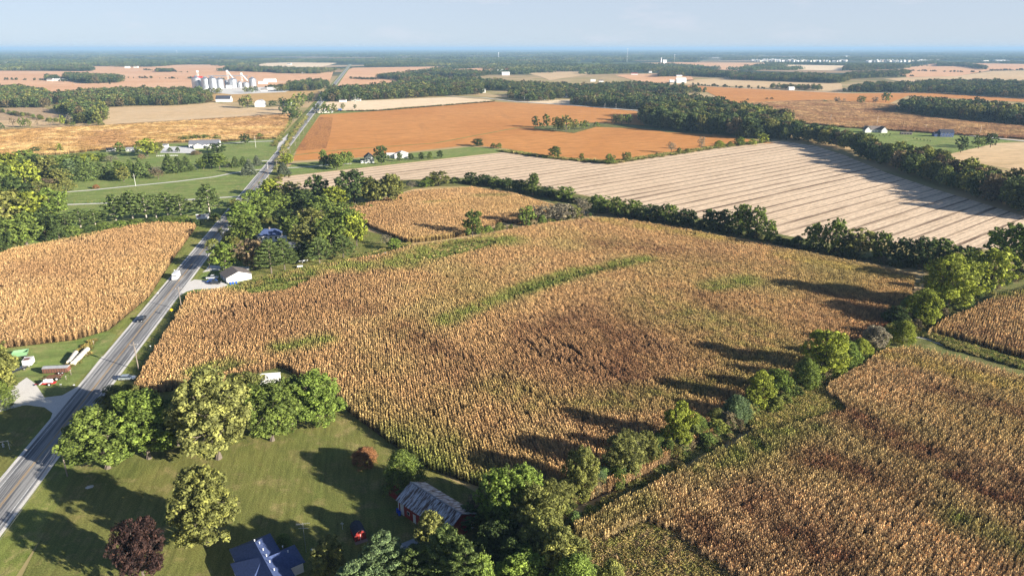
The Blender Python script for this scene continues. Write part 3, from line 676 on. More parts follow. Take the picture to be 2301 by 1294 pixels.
def trunk_mesh(kind, lod, var, m):
    k = (kind, lod, var, m.name)
    if k not in TR_:
        crown_mesh(kind, lod, var); mb = trunkmb(kind, TM_[(kind,lod,var)], var, lod == 'near')
        o = mb.build('trunk', m); TR_[k] = o.data; bpy.data.objects.remove(o)
    return TR_[k]
TINT = {'green':((.15,.20,.045),'green'),'dark':((.075,.11,.034),'dark green'),'bright':((.26,.30,.045),'bright yellow-green'),'yel':((.215,.225,.07),'yellowing'),
 'olive':((.20,.21,.06),'olive green'),'brown':((.21,.16,.095),'brownish'),'purple':((.065,.036,.030),'dark purple'),'blue':((.14,.20,.09),'blue-green'),'fresh':((.18,.25,.05),'fresh green'),
 'pine':((.12,.165,.05),'green'),'spruce':((.13,.155,.10),'grey-green'),'grey':((.27,.24,.17),'grey-brown thinning'),'rust':((.30,.15,.07),'rusty autumn')}
KN = {'broad':'broad tree','oval':'rounded tree','tall':'tall tree','bare':'thin tree','spruce':'spruce','pine':'pine','bush':'bush'}
NM = {'broad':'broadleaf_tree','oval':'round_tree','tall':'tall_tree','bare':'thin_tree','spruce':'spruce_tree','pine':'pine_tree','bush':'bush'}
ORD = ['leftmost','second','third','fourth','fifth','sixth','seventh','eighth','ninth','tenth','eleventh','twelfth','thirteenth','fourteenth','fifteenth','sixteenth','seventeenth','eighteenth','nineteenth','twentieth','twenty-first','twenty-second','twenty-third','twenty-fourth','twenty-fifth','twenty-sixth','twenty-seventh','twenty-eighth','twenty-ninth','thirtieth','thirty-first','thirty-second','thirty-third','thirty-fourth','thirty-fifth','thirty-sixth','thirty-seventh','thirty-eighth','thirty-ninth','fortieth']
TREES = []; _vc = [0]
LBAD = []
def tree(xy, h, w, kind, tn, label, group, pale=False):
    if len(label.split()) > 16: print('LONG', label)
    D = math.hypot(*xy); lod = 'near' if D < 330 else ('mid' if D < 800 else 'far')
    _vc[0] += 1; var = _vc[0] % (5 if lod == 'near' else 4)
    cat = 'bush' if kind == 'bush' else 'tree'
    root = empty(NM[kind], (*xy, 0), random.uniform(0, 6.28)); tag(root, label, cat, group)
    sxy = w/(2*R0*.97); sz = h/(H0*.985); ax = random.uniform(.88,1.14); c = np.array(TINT[tn][0])*random.uniform(.88,1.14)
    for nm, me in (('crown', crown_mesh(kind,lod,var)), ('trunk', trunk_mesh(kind,lod,var,PBARK if pale else BARK))):
        o = bpy.data.objects.new(nm, me); COL.objects.link(o); o.parent = root; o.scale = (sxy*ax,sxy/ax,sz)
        if nm == 'crown': o.color = (*[min(1,v) for v in c],1)
    TREES.append((xy, w/2)); return root
def trees(place, group, lst, kd='broad'):
    """lst: (x, ybase, ytop, width px, kind, tint[, label])"""
    lst = sorted(lst, key=lambda t: t[0]); n = len(lst)
    for i, t in enumerate(lst):
        x, yb, yt, w, kind, tn = t[:6]; lab = t[6] if len(t) > 6 else None
        p = G(x, yb); h = max(1.0, h_at(p[1], yt)); wm = w*depth(p[1], h*.55)/FPX
        if not lab:
            pos = ('rightmost' if i == n-1 else (ORD[i]+(' from the left' if i else ''))) if n > 1 else ''
            lab = f"{TINT[tn][1]} {KN[kind]}, {pos} {place}"
        tree(p, h, wm, kind, tn, lab, group if n > 1 else None, pale=(kind == 'pine' and yb < 520))
B,O,T,P,S,U,X = 'broad','oval','tall','pine','spruce','bush','bare'
trees('in the big clump beside the lawn', 'trees clumped between the lawn and the corn field', [
 (243,1052,925,150,B,'green'),(335,1030,884,140,T,'fresh'),(272,925,868,84,O,'olive'),(402,1000,905,110,B,'green'),(492,1030,846,182,B,'yel'),(556,940,842,100,B,'olive'),
 (612,990,866,125,B,'green'),(655,955,852,95,B,'green'),(716,956,842,106,T,'fresh'),(432,925,874,70,B,'green')])
trees('', None, [(468,1225,1058,150,T,'olive','large open yellow-green tree standing alone on the lawn beside the blue-roofed house')])
trees('', None, [(325,1310,1176,112,B,'purple','dark purple-leaved tree at the bottom left of the lawn')])
trees('', None, [(820,1042,1006,58,U,'rust','low reddish-brown bush on the lawn above the round green bush')])
trees('', None, [(905,1095,1014,92,U,'green','rounded green bush behind the red shed wall at the barn corner')])
trees('', None, [(742,1300,1212,78,B,'yel','small yellowing tree between the blue-roofed house and the pines')])
trees('', None, [(970,1250,1154,76,T,'yel','slender yellow tree in front of the red barn wall')])
trees('', None, [(556,1212,1190,46,U,'dark','dark bush against the far wall of the blue-roofed house')]) if False else None
trees('', None, [(640,1232,1200,40,U,'green','low green bush beside the far corner of the blue-roofed house')])
trees('', None, [(-12,900,775,118,B,'olive','olive green tree at the left edge above the gravel drive')])
trees('', None, [(0,915,858,72,U,'green','leafy green bush at the left edge beside the gravel drive')])
trees('below the red barn', 'pines below the red barn', [
 (868,1345,1205,130,P,'blue'),(940,1352,1232,120,P,'pine'),(1010,1350,1195,150,P,'pine'),(800,1372,1272,120,P,'blue'),(1050,1390,1225,110,P,'pine')])
trees('in the thicket beside the barn', 'trees in the thicket right of the barn', [
 (1130,1205,1060,110,B,'fresh'),(1172,1175,1052,96,B,'fresh'),(1205,1240,1105,120,B,'olive'),(1125,1290,1180,110,B,'dark'),(1220,1300,1165,130,B,'olive'),(1262,1350,1205,130,B,'olive'),
 (1180,1360,1240,130,B,'fresh'),(1290,1400,1250,120,U,'fresh'),(1370,1370,1262,90,U,'olive'),(1098,1310,1215,70,B,'dark'),(1085,1390,1250,80,U,'fresh'),(1232,1170,1085,80,B,'olive'),(1150,1330,1215,90,U,'dark')])
trees('', None, [(1160,1245,1165,60,X,'grey','dead grey leafless tree in front of the thicket by the barn')])
trees('in the ditch hedgerow', 'trees in the hedgerow along the ditch', [
 (1262,1135,1080,56,B,'yel'),(1305,1112,1012,88,B,'olive'),(1346,1092,1058,34,U,'blue'),(1402,1068,975,88,B,'yel'),(1385,1082,1045,44,U,'green'),(1452,1040,972,56,T,'olive'),(1478,1012,975,44,U,'green'),(1522,1006,910,76,O,'bright'),(1500,1015,985,50,U,'olive'),(1566,972,935,54,U,'green'),(1610,950,918,48,U,'olive'),
 (1652,945,890,62,U,'blue'),(1702,918,838,64,T,'bright'),(1745,890,832,52,B,'fresh'),(1808,868,806,62,U,'green'),(1850,842,745,92,O,'bright'),(1900,820,768,64,U,'fresh'),(1932,800,762,46,U,'bright'),(1962,790,735,54,B,'grey'),
 (1975,770,742,46,U,'green'),(2026,770,722,56,U,'bright'),(2010,735,690,56,B,'dark'),(2072,728,655,78,B,'bright'),(2045,700,665,50,U,'fresh'),(2126,700,578,112,B,'bright'),(2100,660,620,60,U,'olive'),(2150,690,640,60,U,'green'),
 (2222,650,558,98,B,'bright'),(2170,618,555,66,B,'green'),(2112,606,538,84,B,'green'),(2252,610,503,98,B,'fresh'),(2310,625,508,90,B,'fresh')])
trees('between the corn and striped stubble', 'trees between the corn and the striped stubble', [
 (1058,414,387,32,B,'dark'),(1088,416,393,36,B,'dark'),(1112,420,397,36,B,'green'),(1140,424,400,34,B,'dark'),(1168,434,404,38,B,'dark'),(1197,440,391,36,T,'green'),(1228,444,419,38,B,'dark'),(1268,452,420,48,B,'green'),
 (1305,466,446,34,X,'grey'),(1345,478,440,56,B,'green'),(1388,488,444,42,B,'green'),(1422,490,450,42,B,'green'),(1460,495,460,48,B,'dark'),(1500,502,460,50,B,'green'),(1542,507,470,54,B,'dark'),
 (1592,514,470,34,T,'dark'),(1622,520,472,44,B,'dark'),(1662,530,462,58,T,'green'),(1698,536,464,42,B,'green'),(1728,545,495,32,B,'fresh'),(1792,552,530,34,U,'dark'),(1826,562,503,50,B,'green'),(1870,572,491,58,B,'green'),
 (1928,582,514,60,B,'yel'),(1974,588,522,46,B,'green'),(2022,596,534,52,B,'dark'),(2064,606,534,52,B,'dark'),(1900,578,530,40,B,'dark')])
trees('', None, [(1062,532,475,50,O,'green','lone rounded green tree at the edge of the small corn field')])
trees('between the two corn fields', 'scrub between the two corn fields', [
 (1183,508,464,42,O,'green'),(1222,500,460,56,X,'grey'),(1262,496,458,56,B,'grey'),(1245,492,466,40,B,'brown'),(1288,492,462,40,B,'olive'),(1205,498,470,36,X,'brown'),(1312,485,452,36,X,'grey'),(1122,518,500,28,U,'olive'),(1098,522,508,22,U,'fresh'),(1218,508,484,20,U,'green')])
trees('', None, [(885,562,536,30,O,'fresh','small green tree at the tip of the homestead yard')])
trees('', None, [(868,552,528,28,X,'grey','small grey-brown tree beside the small green one at the yard tip')])
trees('in the homestead grove', 'trees around the homestead', [
 (508,608,545,64,O,'fresh'),(570,606,540,64,B,'brown'),(610,614,540,60,P,'pine'),(640,608,538,56,P,'pine'),(719,592,535,64,P,'pine'),(772,582,530,62,P,'pine'),(802,552,478,60,B,'bright'),(745,560,490,76,B,'green'),(690,560,505,66,B,'yel'),
 (660,530,484,58,B,'green'),(556,545,482,66,B,'green'),(545,515,455,60,B,'fresh'),(592,495,440,68,B,'green'),(628,482,432,60,B,'green'),(680,475,428,58,B,'dark'),(715,455,394,56,B,'dark'),(750,468,420,62,B,'bright'),(797,458,384,84,B,'dark'),
 (842,458,402,62,B,'olive'),(880,458,392,64,T,'olive'),(610,440,404,54,B,'bright'),(655,446,410,52,B,'olive'),(722,490,440,70,B,'green'),(700,525,468,66,B,'olive'),(765,512,458,64,B,'green'),(535,478,448,40,B,'olive'),(575,470,425,46,B,'fresh'),(640,515,470,54,B,'dark'),(790,528,470,56,B,'fresh'),(832,450,400,44,B,'green'),(680,585,545,46,B,'dark')])
trees('behind the small corn field', 'trees behind the small corn field', [(985,418,386,62,B,'olive'),(1022,412,398,28,U,'green'),(962,420,398,34,U,'fresh'),(925,424,408,24,X,'grey')])
trees('in the billboard pine row', 'pines left of the billboard', [
 (150,520,478,56,P,'pine'),(182,512,470,54,P,'pine'),(215,505,472,54,P,'pine'),(262,500,438,62,P,'pine'),(300,498,430,62,P,'pine'),(330,496,434,56,P,'pine'),(352,492,438,50,P,'pine'),(378,490,432,58,P,'pine'),(408,490,438,50,P,'pine'),(472,486,415,64,P,'pine')])
trees('under the pine row', 'bushes under the pine row', [
 (235,520,500,44,U,'green'),(270,516,496,44,U,'fresh'),(305,510,492,44,U,'green'),(340,506,488,44,U,'dark'),(375,502,486,44,U,'green'),(410,500,484,40,U,'green'),(200,528,506,46,U,'dark'),(165,535,508,46,U,'green'),(135,542,512,46,U,'dark'),(440,508,492,26,U,'dark'),(485,496,478,26,U,'dark')])
trees('in the left edge wood', 'trees in the wood at the left edge', [
 (15,560,490,70,B,'green'),(60,550,480,76,B,'green'),(105,540,470,70,B,'dark'),(20,520,430,90,B,'olive'),(75,510,432,90,B,'bright'),(120,500,425,70,B,'fresh'),(40,470,400,80,B,'dark'),(95,462,410,64,B,'olive'),
 (10,440,372,70,B,'green'),(60,425,362,64,B,'bright'),(105,405,352,60,B,'olive'),(20,400,345,64,B,'bright'),(60,378,338,50,B,'green'),(135,420,380,50,B,'olive'),(150,432,400,40,U,'olive'),(92,432,406,32,O,'fresh'),(115,430,402,46,X,'brown'),
 (0,575,520,60,B,'dark'),(35,555,508,60,B,'fresh'),(140,412,370,50,B,'dark'),(0,480,420,60,B,'green'),(120,395,350,50,B,'green'),(80,395,350,50,B,'dark')])
trees('above the long white lane', 'trees in the conifer row above the lane', [
 (162,408,358,46,P,'blue'),(186,406,352,40,S,'pine'),(208,404,354,38,S,'pine'),(228,402,362,34,S,'pine'),(250,402,364,34,S,'pine'),(272,400,362,34,O,'green'),(278,408,374,30,B,'olive'),(296,398,360,36,S,'pine'),(318,398,356,36,S,'pine'),(336,394,364,28,S,'pine'),
 (382,388,346,40,S,'pine'),(402,386,352,36,S,'pine'),(420,384,352,36,S,'pine'),(436,382,370,18,S,'spruce'),(458,380,355,30,B,'green'),(476,378,344,40,B,'dark'),(494,380,346,36,B,'green'),(488,344,322,46,B,'dark'),(350,394,374,30,X,'grey'),(356,402,382,32,X,'brown'),(512,376,362,20,S,'spruce')])
trees('beside the lane near the highway', 'conifers beside the highway lane', [
 (530,376,352,26,S,'pine'),(548,374,352,26,S,'pine'),(578,372,350,24,S,'spruce'),(562,392,358,32,S,'spruce'),(548,394,376,18,S,'spruce'),(638,392,366,32,S,'spruce'),(646,372,345,30,B,'bright'),(632,394,378,20,S,'spruce')])
trees('', None, [(217,424,415,14,U,'rust','tiny rust-coloured bush beside the long lane')])
trees('around the ranch house', 'trees around the ranch house', [
 (83,345,330,22,O,'dark'),(136,343,323,16,T,'bright'),(270,344,320,22,T,'green'),(332,352,312,42,B,'bright'),(352,346,320,34,B,'olive'),(382,342,332,12,U,'dark'),(400,342,331,11,U,'dark'),(415,318,305,24,B,'green'),(438,316,303,26,B,'green'),(460,315,303,26,B,'green'),(488,316,304,24,B,'green'),
 (551,325,301,26,B,'dark'),(584,312,299,16,O,'green'),(318,358,346,20,U,'brown'),(250,364,350,30,X,'grey'),(200,370,345,44,B,'bright'),(228,362,344,30,B,'fresh'),(172,362,346,36,B,'olive'),(152,372,348,40,B,'green'),(38,345,340,20,U,'olive'),(440,348,339,24,U,'brown')])
trees('around the green-lot farmhouse', 'trees on the farmhouse lot', [
 (728,376,337,20,T,'green'),(742,378,348,30,B,'dark'),(758,382,346,38,B,'green'),(772,374,341,30,B,'green'),(786,370,341,18,T,'green'),(857,369,328,30,O,'dark'),(898,363,343,15,O,'dark'),(923,361,345,14,O,'dark'),(947,360,343,15,O,'dark'),(966,358,342,15,O,'green'),(989,356,338,16,O,'dark')])
trees('between orange field and stubble', 'trees along the orange field edge', [
 (1074,329,312,30,O,'dark'),(1108,333,322,14,U,'olive'),(1121,334,322,16,O,'green'),(1247,355,329,32,O,'green'),(1307,361,345,14,O,'green'),(1370,369,347,28,O,'green'),(1408,364,342,22,B,'olive'),(1508,344,320,24,X,'grey'),(1526,346,332,14,U,'olive'),(1545,344,334,14,U,'olive'),(1575,338,308,18,X,'grey'),(1615,332,316,24,U,'bright'),(1662,328,308,26,O,'fresh'),(1690,326,312,22,U,'bright'),(1712,322,300,26,B,'bright'),(1640,330,318,16,U,'olive'),(1476,350,343,10,U,'olive'),(1335,365,358,8,U,'dark')])
trees('in the orange field island', 'trees of the island in the orange field', [
 (1203,287,261,16,T,'dark'),(1228,287,257,18,T,'green'),(1249,293,263,22,B,'olive'),(1272,297,259,30,B,'olive'),(1258,295,266,18,B,'green'),(1290,293,268,24,B,'olive'),(1312,291,271,22,B,'green'),(1340,285,274,17,U,'green'),(1216,288,276,12,U,'dark')])
trees('in the orange field square clump', 'trees of the square clump in the orange field', [(1382,279,258,18,B,'olive'),(1396,280,258,18,B,'olive'),(1412,279,257,18,B,'green')])
trees('beside the highway far off', 'trees beside the far highway', [
 (640,262,228,24,B,'dark'),(655,258,222,24,T,'green'),(668,250,212,26,T,'olive'),(680,240,208,22,B,'green'),(693,232,212,20,B,'dark'),(702,222,207,14,O,'green'),(712,252,232,16,B,'dark'),(735,256,234,26,B,'green'),(752,254,232,14,B,'olive'),(770,247,232,12,O,'olive'),(798,245,235,8,O,'dark'),(660,272,246,22,B,'dark'),(672,266,246,18,B,'green')])
trees('by the round-roofed barn', 'trees around the round-roofed barn', [(557,244,214,28,B,'olive'),(545,242,220,18,B,'green'),(614,240,226,18,B,'dark'),(635,238,219,20,B,'dark'),(648,238,224,14,B,'green')])
trees('in front of the grain bins', 'trees in front of the grain bins', [(553,209,195,16,B,'olive'),(565,209,195,14,B,'green'),(576,208,193,10,B,'dark'),(485,212,198,18,B,'olive'),(494,211,198,14,B,'olive'),(624,206,194,20,B,'olive')])
trees('on the right lawn', 'trees on the lawn at the right', [
 (2158,343,306,32,B,'dark'),(2198,334,304,30,B,'green'),(2225,332,300,28,B,'dark'),(1865,300,280,28,B,'green')])
trees('in the far dull corn field', 'small trees in the far dull field', [(1880,231,218,14,B,'grey'),(1896,232,221,10,X,'grey'),(1934,234,216,20,B,'olive'),(1966,232,218,14,B,'grey'),(1990,230,208,24,B,'green'),(1853,232,226,12,U,'dark'),(1908,233,229,7,U,'dark'),(1680,226,222,7,U,'dark'),(1723,224,220,8,U,'dark'),(1734,224,219,8,U,'dark')])
trees('above the far left field', 'trees on the far left field edge', [
 (30,286,264,16,X,'brown'),(52,287,264,18,B,'green'),(66,287,266,12,B,'olive'),(85,286,266,8,X,'brown'),(115,284,262,12,X,'olive'),(142,283,259,14,B,'bright'),(158,282,256,14,X,'grey'),(4,290,276,14,U,'dark')])
# ------------------------------------------------------------------ woods that read as a mass (stuff), with the few front trees as things
WOODT = coll_of([bpy.data.objects.new('w', crown_mesh(k, 'far', v, True)) for k, v in (('broad',0),('broad',1),('broad',2),('oval',0),('oval',1),('tall',0),('tall',2),('bush',0))], 'woodtree')
WOODM = coll_of([bpy.data.objects.new('w', crown_mesh(k, 'mid', v, True)) for k, v in (('broad',0),('broad',1),('broad',2),('oval',0),('oval',1),('tall',0),('tall',2),('bush',0))], 'woodtreemid')
WT = np.array([(.095,.13,.045),(.07,.10,.038),(.12,.15,.045),(.14,.15,.05),(.17,.17,.05),(.09,.125,.04),(.08,.11,.038),(.15,.12,.06)])
def fill(px, sp, seed, poly=None):
    poly = poly or PG(px); r = np.random.default_rng(seed); a = np.array(poly); g = rows(poly, r.uniform(0,3), sp, sp)
    return g + r.normal(0, sp*.22, g.shape)
def wood(px, label, hm=14, sp=9.5, seed=0, near=False, tints=WT, pts=None, name='woodland', hs=.14):
    P = fill(px, sp, seed) if pts is None else pts
    r = np.random.default_rng(seed+99); n = len(P)
    if n == 0: return
    h = np.clip(r.normal(hm, hm*hs, n), hm*.5, hm*1.4)/H0; w = h*r.uniform(.9,1.35,n)*(sp/9.0)**.4
    c = tints[r.integers(0, len(tints), n)]*(1+.27*r.normal(size=(n,1))).clip(.5,1.8)
    return scatter(name, np.concatenate([P, np.zeros((n,1))],1), r.uniform(0,6.28,n), np.stack([w,w,h],1), r.integers(0,8 if not near else 8,n), tint4(c.clip(0,1)), WOODM if near else WOODT, label, 'woods')
BR = np.array([(.19,.205,.05),(.12,.15,.045),(.24,.235,.06),(.085,.12,.04),(.16,.12,.065),(.15,.18,.05),(.07,.10,.035)])
wood([(1700,300),(1720,312),(1790,318),(1870,330),(1950,362),(2040,398),(2140,432),(2220,455),(2330,490),(2400,510),(2400,455),(2301,443),(2190,414),(2100,387),(2010,360),(1900,331),(1830,313),(1780,305),(1740,298)], 'dense mixed green and yellow wooded belt curving along the right edge of the striped stubble field', 16.5, 8.8, 1, True, BR)
wood([(1445,262),(1452,285),(1500,293),(1610,303),(1660,312),(1720,314),(1780,285),(1730,272),(1640,262),(1540,256)], 'dark green wood bordering the orange field at its far right corner', 19, 10, 2, True, np.concatenate([WT,BR[:2]]))
wood([(1480,248),(1560,254),(1640,262),(1730,272),(1700,258),(1640,247),(1580,235),(1500,226),(1440,222),(1410,228),(1440,238)], 'broad green wood behind the orange field left of the dull corn field', 16, 10, 3)
wood([(1285,236),(1430,247),(1490,250),(1470,236),(1350,227),(1300,229)], 'dark tree block behind the poles of the county road', 15, 10, 4)
wood([(1145,224),(1190,230),(1245,228),(1255,222),(1400,224),(1440,215),(1440,206),(1330,205),(1180,210),(1150,214)], 'tree belt around the houses on the county road', 13, 12, 5)
wood([(240,243),(300,239),(400,238),(474,232),(470,215),(400,212),(300,211),(200,214),(120,226),(150,240)], 'long dark wood in front of the grain bins', 15, 10, 6)
wood([(125,252),(165,262),(168,279),(232,280),(240,262),(228,246),(170,240)], 'olive green wood corner beside the grey tan field', 15, 9.5, 7, False, BR)
wood([(-80,243),(115,243),(116,226),(110,216),(60,206),(-80,204)], 'green wood at the far left edge above the rowed field', 15, 10, 8, False, np.concatenate([WT,BR[:3]]))
wood([(30,158),(205,161),(213,158),(190,152),(40,151)], 'long low wood on the left horizon beyond the pink fields', 15, 14, 9)
wood([(145,181),(200,189),(273,187),(273,180),(150,173)], 'oblong wood standing in the pink field left of the grain bins', 17, 11, 10)
wood([(503,160),(690,166),(690,161),(620,157),(510,155)], 'straight dark wood behind the grain bins', 16, 13, 11)
wood([(620,166),(720,167),(720,163),(625,161)], 'small dark wood left of the far highway', 12, 13, 12)
wood([(635,206),(718,205),(738,192),(700,188),(660,194)], 'wood left of the highway behind the far corn strip', 15, 11, 13)
wood([(724,229),(780,229),(1010,217),(1085,213),(1075,204),(900,199),(800,206),(742,208)], 'long wood right of the highway behind the pale strip', 16, 10.5, 14)
wood([(845,177),(905,182),(895,192),(880,198),(1060,203),(1165,206),(1290,198),(1165,195),(1100,188),(950,178),(880,172)], 'broad wood behind the long wood in the middle distance', 15, 13, 15)
wood([(915,169),(1000,172),(1060,176),(1100,170),(1050,164),(960,164)], 'small wood beyond the pink field in the middle distance', 15, 14, 16)
wood([(1160,206),(1300,199),(1420,192),(1480,196),(1590,210),(1500,212),(1440,206),(1400,200),(1200,212)], 'belt of woods across the middle distance', 13, 14, 17)
wood([(2016,253),(2100,264),(2400,292),(2400,268),(2200,250),(2050,240)], 'thick olive green wood in the dull corn field at the right edge', 17, 9, 18, False, np.concatenate([WT,BR]))
wood([(1890,208),(2100,210),(2210,217),(2400,228),(2400,200),(2230,190),(2100,190),(2050,196),(1960,197)], 'wide wood with clearings at the far right', 15, 13, 19)
wood([(1640,180),(1780,185),(1890,189),(1910,182),(1830,174),(1660,173)], 'dark wood behind the tan field on the right', 16, 12, 20)
wood([(1555,172),(1640,176),(1660,172),(1570,164),(1490,168),(1480,174)], 'small dark wood left of the right hand wood', 17, 12, 21)
wood([(1730,200),(1850,205),(1855,202),(1740,198)], 'row of trees behind the lone white house on the right', 12, 13, 22)
wood([(1895,160),(2032,156),(2030,151),(1900,153)], 'dark wood below the distant housing estate', 17, 15, 23)
wood([(1900,180),(1970,176),(2045,168),(2040,164),(1900,170)], 'pointed wood stretching right of the tan fields', 14, 15, 24)
wood([(2105,150),(2160,150),(2215,158),(2215,154),(2160,146),(2110,145)], 'pair of small woods in the far right fields', 15, 14, 25)
wood([(1500,163),(1560,160),(1545,153),(1490,156)], 'small grove beyond the brown field', 13, 15, 26)
wood([(353,163),(390,163),(392,161),(355,160)], 'small grove in the pink field behind the grain bins', 13, 12, 27)
wood([(103,182),(132,182),(130,178),(105,177)], 'small farmyard grove left of the oblong wood', 15, 14, 28)
# ---- brush filling the hedgerows
def brush(px, n, h, spread, seed, tints, label):
    r = np.random.default_rng(seed); pts = [np.array(G(*p)) for p in px]; seg = [np.linalg.norm(b-a) for a, b in zip(pts, pts[1:])]; cs = np.cumsum([0]+seg); P = []
    for tt in r.uniform(0, cs[-1], n):
        i = min(np.searchsorted(cs, tt, 'right')-1, len(seg)-1); P.append(pts[i]+(pts[i+1]-pts[i])*((tt-cs[i])/seg[i]))
    P = np.array(P)+r.normal(0,spread,(n,2)); hh = r.uniform(*h, n)/H0; w = hh*r.uniform(1.1,2.0,n); c = np.array(tints)[r.integers(0,len(tints),n)]*(1+.25*r.normal(size=(n,1))).clip(.5,1.7)
    scatter('brush', np.concatenate([P,np.zeros((n,1))],1), r.uniform(0,6.28,n), np.stack([w,w*r.uniform(.8,1.2,n),hh],1), r.integers(0,8,n), tint4(c.clip(0,1)), WOODM, label, 'brush')
GB = [(.16,.19,.05),(.20,.22,.05),(.11,.15,.04),(.24,.23,.07),(.17,.14,.08),(.13,.19,.06)]
brush([(1262,1140),(1400,1068),(1520,1010),(1660,948),(1850,842),(1975,772),(2070,722),(2130,695),(2240,640),(2330,610)], 330, (1.2,4.6), 1.5, 1, GB, 'continuous scruffy brush between the trees of the ditch hedgerow')
brush([(1040,412),(1150,424),(1300,458),(1400,488),(1540,506),(1740,546),(1900,580),(2080,606)], 300, (1.5,5.0), 1.6, 2, [(.08,.11,.035),(.11,.14,.04),(.14,.15,.05),(.16,.14,.07)], 'dark brush under the tree line between the corn and the striped stubble')
brush([(1070,528),(1130,516),(1200,506),(1260,496),(1330,486)], 70, (.8,2.6), 1.6, 3, GB+[(.3,.2,.1)], 'low scrub between the two corn fields')
brush([(1330,1400),(1240,1290),(1160,1220),(1110,1150),(1260,1165)], 130, (1.5,5.5), 4.0, 4, GB, 'undergrowth of the thicket beside the red barn')
brush([(500,560),(620,470),(720,470),(820,470)], 110, (1.5,5), 5.0, 5, GB[:4], 'undergrowth of the homestead grove')
brush([(0,560),(100,520),(60,430),(150,400)], 120, (2,6), 6.0, 6, GB, 'undergrowth of the wood at the left edge')
brush([(640,398),(600,420),(560,445)], 40, (1,3.5), 2.0, 7, GB, 'brush on the right bank of the highway')
brush([(-60,246),(60,262),(160,283),(240,281)], 60, (2,7), 3.0, 8, GB, 'brush line at the far left field edge')
r9 = [[(0,180),(120,182),(250,190)],[(270,176),(420,178),(500,182)],[(320,158),(420,164)],[(790,178),(850,180)],[(1480,190),(1560,193),(1740,202)],[(2040,160),(2200,164)],[(1660,158),(1740,152)],[(640,196),(600,198)],[(1060,200),(1160,196)],[(1940,176),(2050,172)],[(2220,160),(2301,158)]]
for i, l_ in enumerate(r9): brush(l_, 40, (3,9), 5.0, 20+i, [(.08,.10,.04),(.12,.13,.05)], f'{ORD[i]} thin hedge line among the far fields')
# ---- far countryside: groves over the land beyond the fields
def grove_mesh(seed, n=46, R=60):
    r = np.random.default_rng(seed); Vs = []; Fs = []; As = []; k = 0
    for i in range(n):
        a = r.uniform(0,6.28); d = R*math.sqrt(r.uniform()); lump = 1+.3*math.sin(3*a+seed); x, y = d*math.cos(a)*lump, d*math.sin(a)*lump; h = r.uniform(10,17); w = r.uniform(5,8)
        m = 26; dd = r.normal(size=(m,3)); dd /= np.linalg.norm(dd,axis=1)[:,None]
        c = np.array([x,y,h*.55])+dd*np.array([w*.8,w*.8,h*.42]); V,F,A = leafcloud(c, np.full(m,.8), 1, 2.6, r)
        Vs.append(V); Fs.append(F+k); k += len(V); As.append(np.clip(A*.6+r.uniform(0,.4),0,1))
    V = np.concatenate(Vs); V[:,2] = np.maximum(V[:,2], 0)
    return npmesh('grove', V, np.concatenate(Fs), LM_I, {'lv':('FLOAT','FACE',np.concatenate(As))}, link=False)
GROVE = coll_of([grove_mesh(i) for i in range(6)], 'grovemass')
polys = [PG([(max(-400,x),y) for x,y in []]) for _ in []]
def far_groves(y0, y1, cell, scale, seed, cover, label):
    r = np.random.default_rng(seed); d0, d1 = G(0,y1)[1], G(0,y0)[1]; w = d1*.86
    X, Y = np.meshgrid(np.arange(-w, w, cell), np.arange(d0, d1, cell)); P = np.stack([X.ravel(), Y.ravel()],1)+r.normal(0,cell*.3,(X.size,2))
    P = P[np.abs(P[:,0]) < P[:,1]*.84+100]
    for f in FP.values():
        f = np.array(f); c = f.mean(0); g = c+(f-c)*1.03; P = P[~in_poly(P, g)]
    d = (P-RP0)@RDN; P = P[np.abs(d) > 45]
    q = P.copy(); q[:,0] *= .5
    v = nz2(q, 1/900., seed)+.5*nz2(P, 1/300., seed+1); P = P[v > np.quantile(v, 1-cover)]; n = len(P)
    c = WT[r.integers(0,6,n)]*(.95+.2*r.normal(size=(n,1))).clip(.55,1.4)
    s = scale*r.uniform(.8,1.25,n); z = r.uniform(.85,1.15,n)*min(1.3, scale**.3)
    scatter('distant_woods', np.concatenate([P,np.zeros((n,1))],1), r.uniform(0,6.28,n), np.stack([s,s,z],1), r.integers(0,6,n), tint4(c), GROVE, label, 'woods')
far_groves(135, 172, 100, 1.0, 1, .50, 'broken woods and groves across the far countryside')
far_groves(119.5, 135, 190, 2.0, 2, .48, 'hazy woods filling the land below the horizon')
far_groves(112.5, 119.5, 620, 5.5, 3, .5, 'bluish line of woods at the horizon')
# ------------------------------------------------------------------ surface materials for built things
def worn(name, c1, c2, sc=1.5, rough=.8, metal=0, rib=None, spec=.3, rng_=(.4,.65), vec=(1,1,1)):
    def f(t, b):
        n = N(t); o = n.coord(0, vec); g = n.noise(o, sc, 5, .7)
        c = n.mix(n.ramp(g, [(rng_[0],G3(0)),(rng_[1],G3(1))]), c1, c2)
        if rib:
            s = n.new('ShaderNodeSeparateXYZ'); n.l(n.coord(), s.inputs[0])
            fr = n.math('FRACT', n.math('MULTIPLY', s.outputs[rib[0]], 1/rib[1])); c = n.mix(1.0, c, n.ramp(fr, [(0,G3(.62)),(.14,G3(1)),(.9,G3(1)),(1,G3(.62))]), 'MULTIPLY')
            n.bump(fr, b, .4, .03)
        n.l(c, b.inputs['Base Color'])
    return mat(name, c1, rough, metal, spec, build=f)
worn('barn_roof', (.62,.63,.66), (.13,.075,.055), 1.6, .55, .3, ('X',.9), rng_=(.44,.56), vec=(1.5,.22,.22))
worn('red_boards', (.36,.035,.03), (.22,.03,.025), 2, .8, 0, ('X',.35))
worn('red_boards_y', (.40,.04,.03), (.26,.03,.025), 2, .8, 0, ('Y',.35))
worn('white_boards', (.74,.73,.70), (.60,.59,.56), 1, .7)
